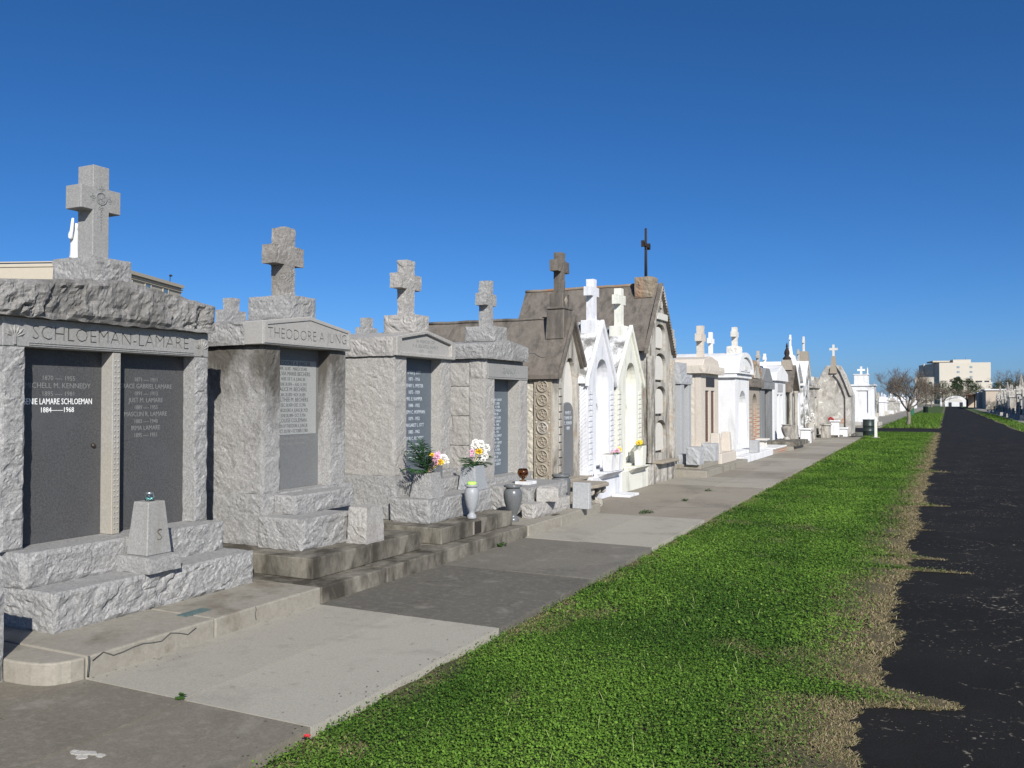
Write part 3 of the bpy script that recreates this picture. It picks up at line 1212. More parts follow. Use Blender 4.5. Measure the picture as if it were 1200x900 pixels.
mb.ring((cx, cy, cz), .047, .0055, 'X', 24, 6)
mb.ring((cx, cy, cz), .036, .002, 'X', 24, 6)
mb.text('IHS', (cx + .001, cy, cz - .021), .06, .005, sx=.85)
for a in (0, 90, 180, 270):
    dy, dz = math.sin(R(a)), math.cos(R(a))
    for k, (d, r) in enumerate(((.066, .010), (.084, .008), (.097, .005))):
        mb.ring((cx, cy + dy * d, cz + dz * d), r, .0028, 'X', 10, 5)
    for sgn in (-1, 1):
        mb.ring((cx, cy + dy * .078 + sgn * dz * .018, cz + dz * .078 + sgn * dy * .018), .008, .0026, 'X', 10, 5)
for k in range(6):
    mb.ring((cx, cy, cz - .115 - k * .026), .010 - k * .001, .0026, 'X', 10, 5)
mb.build('emblem', GDARK, cr)

# pedestal vase with the letter S, and the jar on it
V1 = thing('pedestal_vase', 'tapered granite pedestal vase carved with the letter S', 'grave vase', (-5.49, 4.75, .412))
MB().rock(-5.68, -5.30, 4.59, 4.885, .4135, .532, 'xyXY', .005, .02, 11, .03).build('foot_block', G1, V1)
ob = MB().frus((-5.49, 4.752, .533), .40, (.225, .235), (.16, .16)).build('shaft', G1S, V1, bevel=.006)
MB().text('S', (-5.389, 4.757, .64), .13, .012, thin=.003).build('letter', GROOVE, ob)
bmesh_jar = MB().lathe([(.030, 0), (.034, .004), (.034, .035), (.029, .044), (.027, .05), (.027, .066), (.0245, .066), (.0245, .05), (.0265, .043), (.031, .034), (.031, .008), (.02, .006)], (0, 0, 0), 24)
J = thing('glass_jar', 'clear glass jar standing on the S pedestal vase', 'jar', (-5.49, 4.752, .9345))
bmesh_jar.build('jar_body', GLASS, J, world=False)
mb = MB().lathe([(.0285, .052), (.0295, .054), (.0295, .063), (.0285, .065)], (0, 0, 0), 20)
mb.build('screw_rim', plain('aluminium_rim', (.6, .62, .62), .3, .9), J, world=False)
MB().lathe([(.002, .009), (.0295, .010), (.0300, .022), (.002, .022)], (0, 0, 0), 18).build('teal_cord', plain('teal_glass_bits', (.25, .55, .53), .4), J, world=False)


def stone_tomb(name, label, front, y0, y1, zb, zt, pil, depth, cap, xback, wall_mat, pan_mat, seed, pillmat=None, res=.026, amp=.007, loc=None):
    """family of single vaults: side walls, two front pillars with a recessed tablet between"""
    T = thing(name, label, 'tomb', (front - .8, (y0 + y1) / 2, loc if loc is not None else zb))
    pm = pillmat or wall_mat
    MB().rock(xback, front, y0, pil[0], zb, zt, 'yX', amp, res * .9, seed + 1, .035).build('side_wall', pm, T)
    MB().rock(xback, front, pil[1], y1, zb, zt, 'XY', amp, res * .9, seed + 2, .035).build('side_wall', pm, T)
    MB().box(xback + .02, front - depth - .001, pil[0] + .001, pil[1] - .001, zb, zt).build('core', G1S, T)
    tb = MB().box(front - depth, front - depth + .008, pil[0] + .001, pil[1] - .001, zb + .001, zt - .001).build('tablet', pan_mat, T)
    return T, tb


# ---- second tomb, smooth lettered gable
T, tb = stone_tomb('granite_tomb', 'grey granite tomb with dark weather stains and a smooth lettered gable above its recess', -5.82, 6.345, 7.61, .815, 2.236,
                   (6.58, 7.352), .165, None, -8.1, G2, PANELG, 21, loc=.325)
MB().rock(-8.2, -5.80, 6.33, 7.72, .3265, .814, 'xyXY', .009, .026, 24, .04).build('base_block', G1, T)
MB().rock(-5.799, -5.55, 6.48, 7.40, .618, .80, 'yXY', .012, .02, 25, .03).build('step_block', G1, T)
MB().rock(-5.799, -5.285, 6.27, 6.97, .3265, .617, 'yXY', .015, .02, 26, .03).build('step_block', G1, T)
cap = MB().px([(6.28, 2.238), (7.635, 2.238), (7.635, 2.452), (6.958, 2.556), (6.28, 2.462)], -6.0, -5.765).build('gable_stone', G3S, T, bevel=.006)
MB().rock(-8.2, -6.001, 6.29, 7.63, 2.238, 2.462, 'xyY', .016, .022, 27, .04, gable(6.28, 7.635, 6.958, 2.238, 2.462, .092)).build('cap', G1, T)
mb = MB()
fr = [(6.30, 2.255), (7.615, 2.255), (7.615, 2.44), (6.958, 2.54), (6.30, 2.448)]
inn = [(6.335, 2.283), (7.58, 2.283), (7.58, 2.424), (6.958, 2.517), (6.335, 2.43)]
mb.plate(fr, [inn[::-1]], -5.766, -5.755)
mb.build('moulding', G3S, cap)
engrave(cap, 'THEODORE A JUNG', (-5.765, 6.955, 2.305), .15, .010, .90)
pl = MB().box(-5.977, -5.9735, 6.60, 7.31, 1.36, 2.115).build('inscription_plate', PLATE, tb)
mb = MB()
rows = ('THEODORE A. JUNG SR.', 'APR. 18,1871 - MARCH 29,1942', 'SYLVIA MARIE BECHERS', 'WIFE OF T. A. JUNG SR.', 'JUNE 18,1874 \u2014 AUG. 31,1915', 'ALICE M. BECHERS',
        'JAN. 20,1870 \u2022 NOV. 24,1891', 'ALTHEE M. BECHERS', 'DEC. 24,1878 \u2022 DEC. 17,1936', 'THEODORE A. JUNG JR. M.D.', 'JUNE 28,1898 \u2022 OCT. 9,1954', 'LOUISE COLEMAN',
        'SON OF THEODORE A. JUNG JR.', 'OCT. 20,1900 \u2022 OCTOBER 7,1983')
for i, t_ in enumerate(rows):
    mb.text(t_, (-5.9729, 6.955, 2.065 - i * .0528), .058 if len(t_) < 21 else .05, .001, sx=.86 if len(t_) < 21 else (.62 if len(t_) > 25 else .72))
mb.build('inscription', LET_D, pl)
mb = MB()
for i, t_ in enumerate(('GRACE RIES  WIFE OF THEODORE', 'DEC. 5,1902 - MAY 8,1998')):
    mb.text(t_, (-5.9763, 6.955, 1.305 - i * .055), .04, .001, sx=.8)
mb.build('worn_inscription', LET_G, tb)
MB().rock(-6.41, -5.87, 6.77, 7.17, 2.53, 2.765, 'XyYx', .016, .022, 28, .04).build('cross_base', G1, T)
MB().crossv(-6.13, 6.97, 2.766, 3.485, .175, .160, .44, 3.10, 3.295, .010, .015, 29).build('cross', GCRX, T)
# low granite vase block beside it
mb = MB().rock(-5.22, -4.985, 6.855, 7.15, .326, .675, 'xyY', .014, .02, 31, .03, lambda q: (q[0] - (q[2] - .326) * .06 * (q[0] + 5.1) * 4, q[1] - (q[2] - .326) * .35 * (q[1] - 7.0), q[2]))
single('granite_vase_block', mb, G3, 'squat pale granite vase block at the edge of the stained step, empty', 'grave vase', (-5.1, 7.0, .326))

# ---- third tomb, pale, with a sunk lettered panel in a rough gable
T, tb = stone_tomb('granite_tomb', 'pale rough granite tomb with a blue-grey tablet, behind the pink and yellow bouquet', -5.80, 8.52, 9.808, .822, 2.231,
                   (8.77, 9.573), .16, None, -8.1, G3, PANELB, 41, loc=.32)
MB().rock(-8.2, -5.74, 8.46, 9.90, .3215, .821, 'xyXY', .009, .026, 44, .04).build('base_block', G1, T)
MB().rock(-5.739, -5.56, 8.66, 9.76, .585, .745, 'yXY', .014, .025, 45, .035).build('step_block', G1, T)
MB().rock(-5.739, -5.215, 8.345, 9.84, .3215, .584, 'yXY', .015, .02, 46, .03).build('step_block', G1, T)
cap = MB().rock(-8.2, -5.80, 8.49, 9.84, 2.233, 2.46, 'xyY', .016, .022, 47, .04, gable(8.49, 9.84, 9.16, 2.233, 2.46, .112)).build('cap', G3, T)
mb = MB()
og = [(8.49, 2.233), (9.84, 2.233), (9.845, 2.46), (9.16, 2.573), (8.485, 2.462)]
ig = [(8.60, 2.282), (9.74, 2.282), (9.74, 2.425), (9.16, 2.528), (8.60, 2.438)]
mb.plate(og, [ig[::-1]], -5.799, -5.745)
mb.build('gable_frame', G3, cap, bevel=.008)
fp = MB().px(ig, -5.7985, -5.782).build('gable_panel', G3S, cap)
mb = MB()
mb.text('IN MEMORY OF', (-5.7815, 9.17, 2.415), .058, .002, sx=1.05)
mb.text('P. A. BECHTEL FAMILY', (-5.7815, 9.17, 2.355), .058, .002, sx=1.05)
mb.text('1871      1932', (-5.7815, 9.17, 2.298), .05, .002, sx=1.1)
mb.build('worn_inscription', GDARK, fp)
mb = MB()
for i, t_ in enumerate(('EMILE J. OTT', '1871 - 1916', 'HENRY L. PFISTER', '1875 - 1929', 'MRS. E. KAMPER', '1848 - 1932', 'JOSEPH C. HOFFMAN', '1879 - 1952', 'MARGARET L. OTT', '1882 - 1962', 'LOUIS C. RICHERT',
                        '1884 - 1965', 'MISS CATHERINE BAUER', '1890 - 1971')):
    mb.text(t_, (-5.9510, 9.171, 2.035 - i * .082), .062, .001, sx=.86)
mb.build('inscription', LET_B, tb)
MB().rock(-6.29, -5.85, 9.0, 9.355, 2.545, 2.77, 'XyYx', .016, .022, 48, .04).build('cross_base', G3, T)
MB().crossv(-6.075, 9.17, 2.771, 3.46, .15, .177, .485, 3.10, 3.285, .011, .015, 49).build('cross', G3, T)
# little slate slab leaning behind the first vase
mb = MB().box(-5.60, -5.575, 9.02, 9.24, .746, .955)
single('slate_slab', mb, SLATE, 'small dark slate slab standing on the step behind the pink bouquet', 'slab', (-5.59, 9.13, .746), bevel=.003)

# ---- fourth tomb, squared blocks and plain lintel
T, tb = stone_tomb('granite_tomb', 'grey granite tomb of squared blocks with a narrow dark tablet, beside the long brown roof', -5.80, 10.755, 12.13, .61, 2.015,
                   (11.04, 11.85), .20, None, -6.05, G1, PANELB, 61, G3, res=.035, loc=.14)
wl = T.children[0]
mb = MB()
rr = random.Random(5)
blocks = []
z = .61
for h in (.46, .42, .42, .385):
    x = -8.1
    first = True
    while x < -6.06:
        w = rr.uniform(.5, .95)
        x2 = min(-6.052, x + w)
        if -6.052 - x2 < .25:
            x2 = -6.052
        mb.rock(x + .004, x2 - .004, 10.765, 12.12, z + .004, z + h - .004, 'xyY', .009, .04, int(z * 90 + x * 13), .03)
        x = x2
    z += h
mb.build('ashlar_wall', G3, T)
MB().box(-8.09, -6.06, 10.80, 12.08, .61, 2.29).build('core', G1S, T)
MB().rock(-6.05, -5.802, 10.757, 10.83, 2.017, 2.296, 'xyXY', .012, .03, 70, .03).build('corner_stone', G3, T)
li = MB().box(-6.05, -5.79, 10.831, 12.13, 2.017, 2.235).build('lintel', G1S, T, bevel=.004)
MB().text('GANLY', (-5.7885, 11.48, 2.105), .12, .003, sx=1.1).build('worn_inscription', GDARK, li)
MB().box(-5.79, -5.784, 10.84, 12.12, 2.045, 2.06).build('moulding', G1S, li)
MB().box(-6.05, -5.86, 10.86, 12.1, 2.235, 2.297).build('frieze', G1, T)
MB().rock(-8.15, -5.745, 10.69, 12.06, 2.298, 2.51, 'xXyY', .016, .022, 66, .04, gable(10.69, 12.06, 11.4, 2.298, 2.51, .08)).build('cap', G1, T)
MB().rock(-8.15, -5.76, 10.72, 12.20, .1415, .609, 'xyXY', .016, .035, 67, .05).build('base_block', G1, T)
MB().rock(-5.759, -5.08, 10.74, 12.0, .1415, .52, 'yXY', .018, .035, 68, .05).build('step_block', G1, T)
MB().rock(-5.079, -4.905, 10.455, 11.68, .1415, .331, 'yXY', .018, .025, 69, .04).build('step_block', G3, T)
mb = MB()
rw = ('WILLIAM H. GANLY', 'NOV. 3,1858', 'MAR. 11,1924', 'BRIDGET WALSH', 'WIFE OF', 'DIED MAY 2,1931', 'JOHN T. GANLY', '1884 - 1940', 'MARY E. GANLY', '1886 - 1951', 'EDWARD J. GANLY', '1890 - 1966')
for i in range(19):
    mb.text(rw[i % 12], (-5.991, 11.44, 1.70 - i * .053), .054, .001, sx=.85)
mb.build('inscription', LET_B, tb)
MB().rock(-6.38, -5.90, 11.21, 11.63, 2.575, 2.80, 'XyYx', .014, .024, 72, .04).build('cross_base', G1, T)
MB().crossv(-6.14, 11.42, 2.801, 3.49, .165, .14, .36, 3.12, 3.295, .009, .015, 73).build('cross', G1, T)

# loose stones, votive cup, slab and bench in front of the fourth and fifth tombs
mb = MB().rock(-.15, .15, -.22, .22, 0, .175, 'xyXYZ', .016, .022, 81, .04, lambda q: (q[0] * (1 - .1 * q[2]), q[1] * (1 - .5 * q[2]), q[2]))
o = single('granite_block', mb, G3, 'loose pale granite block lying askew on the low step beside the dark urn', 'stone block')
o.location = (-4.975, 11.02, .333)
o.rotation_euler = (R(0), R(0), R(28))
VS = thing('marble_slab', 'small white marble slab under the amber cup', 'slab', (-5.36, 11.16, .52))
MB().box(-.11, .11, -.13, .13, 0.001, .045).build('slab', WHITE, VS, world=False, bevel=.004)
VC = thing('votive_cup', 'amber glass votive cup on the small white slab', 'votive cup', (-5.40, 11.15, .566))
MB().lathe([(.05, 0), (.052, .008), (.02, .018), (.018, .03), (.05, .05), (.078, .09), (.082, .12), (.07, .16), (.058, .175), (.054, .175), (.06, .15), (.072, .12), (.066, .09), (.03, .05), (.002, .045)], (0, 0, 0), 22).build('cup', AMBER, VC, world=False)
MB().lathe([(.002, .046), (.028, .05), (.06, .088), (.066, .112), (.002, .112)], (0, 0, 0), 18).build('wax', plain('dark_wax', (.16, .075, .02), .5), VC, world=False)
mb = MB().px([(11.695, .141), (11.80, .141), (11.785, .522), (11.705, .522)], -4.872, -4.612)
single('granite_slab', mb, GBLUE, 'upright blue-grey granite slab standing at the kerb end before the bench', 'slab', (-4.74, 11.74, .141), bevel=.008)
B = thing('stone_bench', 'weathered cement bench on scrolled brackets under the rosette wall', 'bench', (-5.2, 13.0, 0))
MB().pz([(-5.58, 12.60), (-4.90, 12.55), (-4.85, 12.72), (-4.85, 13.18), (-4.95, 13.34), (-5.58, 13.36)], .345, .40).build('seat', ROSE, B, bevel=.012)
for y in (12.72, 12.98, 13.22):
    mb = MB()
    pr = [(-5.56, 0.0), (-5.05, 0.0), (-4.98, .05), (-5.02, .10), (-5.09, .14), (-5.06, .20), (-4.97, .25), (-4.93, .30), (-4.95, .345), (-5.56, .345)]
    mb.py(pr, y - .05, y + .05)
    mb.ring((-5.03, y, .06), .045, .03, 'Y', 14, 8)
    mb.ring((-4.985, y, .285), .04, .028, 'Y', 14, 8)
    mb.build('bracket', PLAST, B, bevel=.008)


# ---- urns, vases and flowers
def urn(label, loc, h, r, mat, prof, group=None, lid=None):
    U = thing('grave_urn', label, 'urn', loc)
    MB().lathe([(a * r, b * h) for a, b in prof], (0, 0, 0), 28).build('urn_body', mat, U, world=False, smooth_angle=50)
    if lid:
        MB().lathe([(.62 * r, .985 * h), (.66 * r, 1.0 * h), (.64 * r, 1.05 * h), (.5 * r, 1.07 * h), (.002, 1.07 * h)], (0, 0, 0), 18).build('foam_plug', lid, U, world=False)
    return U


PROF = [(.62, 0), (.64, .03), (.60, .09), (.42, .12), (.36, .17), (.46, .22), (.70, .34), (.92, .55), (1.0, .70), (.97, .80), (.82, .875), (.72, .90), (.74, .915), (.94, .935), (.97, .96), (.94, .985), (.62, .99), (.55, .96), (.3, .93), (.002, .93)]
urn('small light grey footed urn with a lime green foam plug', (-5.03, 9.0, .321), .40, .088, URNL, PROF, None, LIME)
urn('dark polished grey urn on the kerb between the two granite tombs', (-5.06, 10.15, .141), .475, .125, URNG, PROF)
urn('dark grey urn half hidden behind the loose granite block', (-5.30, 12.28, .001), .58, .15, URNG,
    [(.6, 0), (.62, .04), (.6, .06), (.8, .2), (.95, .5), (1, .78), (.95, .88), (.8, .92), (.82, .93), (.95, .94), (.97, .97), (.94, 1), (.6, .99), (.002, .95)])


def frond(mb, p0, d, L, droop, nleaf=15, w=.016):
    """arching palm-like frond"""
    d = Vector(d).normalized()
    side = d.cross(Vector((0, 0, 1))).normalized()
    pts = []
    for i in range(nleaf + 1):
        t = i / nleaf
        pts.append(Vector(p0) + d * L * t + Vector((0, 0, -droop * t * t)))
    mb.tube(pts, [.003 * (1 - .6 * i / nleaf) for i in range(nleaf + 1)], 4)
    for i in range(2, nleaf + 1):
        t = i / nleaf
        ll = L * .36 * math.sin(PI * (.18 + .75 * t)) * random.uniform(.8, 1.1)
        for sg in (-1, 1):
            dv = (side * sg * .8 + d * .62 + Vector((0, 0, -.28 - .3 * random.random()))).normalized()
            a = pts[i]
            m_ = a + dv * ll * .5 + Vector((0, 0, .006))
            nn = dv.cross(Vector((0, 0, 1))).normalized() * w * .5
            vs = [mb.bm.verts.new(q) for q in (a, m_ - nn, a + dv * ll, m_ + nn)]
            mb.bm.faces.new(vs)


def mum(mb, c, r, n=70):
    """chrysanthemum head: a ball of short curled petals"""
    for i in range(n):
        z = 1 - 1.75 * (i + .5) / n
        a = i * 2.39996
        q = math.sqrt(max(0, 1 - z * z))
        d = Vector((q * math.cos(a), q * math.sin(a), z))
        s_ = d.orthogonal().normalized()
        s_ = (Matrix.Rotation(random.uniform(0, 6.28), 3, d) @ s_)
        up = d.cross(s_)
        b = Vector(c) + d * r * .35
        tip = Vector(c) + d * r * random.uniform(.85, 1.1) + up * r * .16
        m_ = Vector(c) + d * r * .8
        wv = s_ * r * .19
        mb.bm.faces.new([mb.bm.verts.new(v) for v in (b - wv * .5, m_ - wv, tip, m_ + wv)])


def vase(label, pts, loc, mat, seed):
    V = thing('flower_vase', label, 'grave vase', loc)
    w0, w1, h = pts
    MB().rock(-w0[0] / 2, w0[0] / 2, -w0[1] / 2, w0[1] / 2, 0, h, 'xyY', .010, .02, seed, .03,
              lambda q: (q[0] * (1 + (w1[0] / w0[0] - 1) * q[2] / h), q[1] * (1 + (w1[1] / w0[1] - 1) * q[2] / h), q[2])).build('vase_body', mat, V, world=False)
    MB().lathe([(.03, h - .005), (.055, h + .004), (.05, h + .008), (.002, h + .006)], (0, 0, 0), 12).build('liner', BRONZE, V, world=False)
    return V


va = vase('tapered rough granite vase holding the pink, yellow and white flowers', ((.30, .28), (.22, .21), .285), (-5.395, 8.60, .587), G1, 91)
vb = vase('smoother tapered granite vase holding the white chrysanthemums', ((.26, .29), (.20, .23), .30), (-5.375, 9.64, .587), URNL, 92)


def bouquet(label, loc, fr, heads):
    F = thing('flower_bouquet', label, 'flowers', loc)
    for d, L, dr in fr:
        mb = MB()
        frond(mb, (0, 0, -.02), d, L, dr)
        mb.build('frond', LEAF, F, world=False, normals=False)
    for mat, c, r in heads:
        mb = MB()
        mum(mb, c, r)
        mb.tube([(0, 0, -.03), (c[0] * .6, c[1] * .6, c[2] * .5), (c[0], c[1], c[2] - r * .3)], [.003] * 3, 4)
        mb.build('flower_head', mat, F, world=False, normals=False)
    return F


bouquet('bouquet of dark fronds with pink, yellow and white flowers in the rough vase', (-5.395, 8.60, .885),
        [((-.30, -.55, 1.3), .52, .10), ((-.5, -.35, 1.4), .54, .12), ((-.15, -.2, 1.6), .46, .06), ((-.1, -.8, .9), .44, .14), ((.05, -.5, 1.4), .48, .12), ((-.6, .05, 1.3), .5, .12),
         ((-.15, .1, 1.5), .42, .08), ((.3, .5, .8), .26, .1), ((.15, -.35, 1.2), .36, .10), ((-.4, -.9, .55), .40, .16), ((-.3, .3, 1.2), .42, .12), ((.1, .05, 1.3), .34, .08),
         ((-.25, -.75, 1.1), .5, .14), ((-.05, -.35, 1.5), .5, .08), ((.0, -.9, .5), .36, .16), ((.12, -.15, 1.0), .26, .08), ((.1, .25, .9), .24, .08), ((-.35, -.1, 1.5), .52, .1)],
        [(PETP, (.09, .06, .17), .05), (PETP, (.10, .0, .14), .042), (PETY, (.13, .065, .105), .048), (PETW, (.12, .155, .145), .058), (PETW, (.15, .17, .11), .046), (PETP, (.07, .115, .19), .04), (PETY, (.06, .0, .19), .03), (PETP, (.10, .03, .10), .034)])
bouquet('bouquet of white chrysanthemums with a yellow bloom and spreading fronds in the smooth vase', (-5.375, 9.64, .90),
        [((.05, -1, .85), .36, .17), ((.2, -.8, .45), .32, .16), ((-.2, -.7, 1.1), .34, .2), ((.1, 1, .75), .46, .18), ((.2, .9, .4), .38, .16), ((-.3, .8, .8), .40, .2), ((.4, .3, .6), .2, .12), ((.35, -.4, .6), .24, .15), ((.1, .7, .25), .3, .14)],
        [(PETW, (.05, -.02, .235), .066), (PETW, (.07, .07, .255), .06), (PETY, (.09, .0, .165), .05), (PETW, (.08, .10, .165), .066), (PETW, (.10, .17, .20), .058), (PETW, (.11, .125, .10), .048), (PETW, (.03, .02, .275), .05), (PETP, (.05, -.11, .17), .035), (PETP, (.06, -.13, .12), .028), (PETW, (.11, .08, .06), .035)])

# ------------------------------------------------------------------ gabled and plastered tombs
def parch(yc, w, z0, zs, zt, n=8):
    """pointed arch outline"""
    pts = [(yc - w / 2, z0), (yc + w / 2, z0)]
    h = zt - zs
    for i in range(n):
        t = i / n
        pts.append((yc + w / 2 * math.cos(t * PI / 2) ** .8, zs + h * math.sin(t * PI / 2)))
    pts.append((yc, zt))
    for i in range(n - 1, -1, -1):
        t = i / n
        pts.append((yc - w / 2 * math.cos(t * PI / 2) ** .8, zs + h * math.sin(t * PI / 2)))
    return pts


def rarch(yc, w, z0, zs, n=12):
    pts = [(yc - w / 2, z0), (yc + w / 2, z0)]
    for i in range(n + 1):
        a = PI * i / n
        pts.append((yc + w / 2 * math.cos(a), zs + w / 2 * math.sin(a)))
    return pts


def roof_slabs(mb, xb, xf, y0, y1, yc, ze, zp, th, over=0.0, flare=.0):
    """two pitched slabs; optional sweep outwards at the eaves"""
    for sg, ye in ((-1, y0), (1, y1)):
        top = []
        N = 6
        for i in range(N + 1):
            t = i / N
            y = yc + (ye - yc) * t
            z = zp + (ze - zp) * t - flare * math.sin(PI * t)
            top.append((y, z))
        pts = top + [(y, z - th) for y, z in top[::-1]]
        if sg > 0:
            pts = pts[::-1]
        mb.px(pts, xb, xf)


# ---- fifth: long brown cement roof with the rosette pilaster
T = thing('gabled_tomb', 'low gabled tomb with a long cracked brown roof and a column of rosettes', 'tomb', (-6.9, 13.4, 0))
mb = MB()
roof_slabs(mb, -8.36, -5.55, 12.77, 13.985, 13.35, 2.125, 3.085, .07, flare=.05)
rf = mb.build('roof', ROOF, T)
mb = MB()
mb.tube([(-8.36 + .2 * i, 13.35, 3.09 + .006 * math.sin(i * 1.9)) for i in range(13)], [.028] * 13, 8)
mb.build('ridge_roll', ROOF, rf)
mb = MB()
def crack(pts):
    mb.tube(pts, [.007] * len(pts), 4)
def on_roof(x, t):
    return (x, 13.35 + (12.77 - 13.35) * t, 3.085 + (2.125 - 3.085) * t - .05 * math.sin(PI * t) + .001)
crack([on_roof(-6.9 + .09 * k, .55 + .05 * math.sin(k * 1.3) + (.06 if k > 6 else 0)) for k in range(13)])
crack([on_roof(-7.6 + .07 * k, .5 + .05 * math.sin(k * 1.1)) for k in range(8)])
mb.build('crack', LET_D, rf)
mb = MB()
for sg, ye in ((-1, 12.76), (1, 13.995)):
    a, b = (13.35, 3.02), (ye, 2.06)
    mb.px([(a[0], a[1]), (b[0], b[1]), (b[0], b[1] + .09), (a[0], a[1] + .09)][::sg], -5.548, -5.50)
mb.build('barge_board', ROOF, rf)
# side wall, dashed with shells
MB().rock(-8.2, -5.70, 12.875, 13.90, .20, 2.06, 'xyY', .016, .045, 101, .05).build('wall', PEBBLE, T)
mb = MB()
mb.plate([(12.86, .18), (13.93, .18), (13.93, 2.04), (13.35, 3.0), (12.86, 2.04)], [parch(13.36, .56, .42, 1.70, 2.42)[::-1]], -5.70, -5.60)
fc = mb.build('facade', PLAST, T)
for yy in (12.93, 13.86):
    mb = MB()
    for k in range(14):
        mb.box(-5.60, -5.575 - (k % 2) * .008, yy - .06, yy + .06, .30 + k * .123, .30 + k * .123 + .105)
    mb.build('quoin', PLAST, T, bevel=.008)
MB().px(parch(13.36, .54, .43, 1.70, 2.40), -5.698, -5.672).build('tablet', MARBLE, T)
st = MB().px(parch(13.36, .46, .43, 1.50, 1.68), -5.671, -5.64).build('slate_tablet', SLATE, T, bevel=.006)
mb = MB()
for i, t_ in enumerate(('FAMILY', 'TOMB OF', 'C. REINER', '1889')):
    mb.text(t_, (-5.6395, 13.36, 1.48 - i * .085), .075, .002)
mb.build('inscription', LET_B, st)
MB().box(-5.70, -5.42, 12.88, 13.93, .385, .44).build('sill', ROSE, T, bevel=.01)
MB().rock(-8.2, -5.62, 12.83, 13.95, 0, .385, 'xXyY', .015, .06, 102, .05).build('base_block', PLAST, T)
pi_ = MB().box(-6.02, -5.70, 12.83, 12.872, .20, 2.05).build('rosette_pilaster', ROSE, T, bevel=.006)
for k in range(8):
    z = .36 + k * .226
    mb = MB()
    mb.ring((-5.862, 12.825, z), .088, .016, 'Y', 24, 8)
    mb.ring((-5.862, 12.828, z), .028, .014, 'Y', 14, 6)
    for q in range(5):
        a = q * 2 * PI / 5 + .3
        mb.ball((-5.862 + .055 * math.cos(a), 12.824, z + .055 * math.sin(a)), .02, 1, (1, .6, 1))
    for sx in (-1, 1):
        for sz in (-1, 1):
            mb.ball((-5.862 + sx * .115, 12.83, z + sz * .09), .022, 1, (1, .5, 1))
    mb.build('rosette', PLAST if k in (0, 4) else ROSE, pi_)
mb = MB().frus((-5.79, 13.36, 2.72), .50, (.34, .44), (.30, .36))
pd = mb.build('cross_pedestal', ROOF, T, bevel=.012)
MB().box(-5.95, -5.63, 13.16, 13.56, 3.222, 3.262).build('cornice', ROOF, pd, bevel=.008)
MB().box(-5.91, -5.67, 13.22, 13.50, 3.262, 3.49).build('die', ROOF, pd, bevel=.008)
MB().loft([[(-5.669, 13.36 + .08 * a, 3.375 + .08 * b) for a, b in ((1, 0), (0, 1), (-1, 0), (0, -1))], [(-5.655, 13.36 + .03 * a, 3.375 + .03 * b) for a, b in ((1, 0), (0, 1), (-1, 0), (0, -1))]]).build('diamond', ROSE, pd)
MB().crossv(-5.79, 13.36, 3.491, 4.18, .14, .165, .50, 3.855, 4.04, .006, .03, 103).build('cross', ROOF, T)


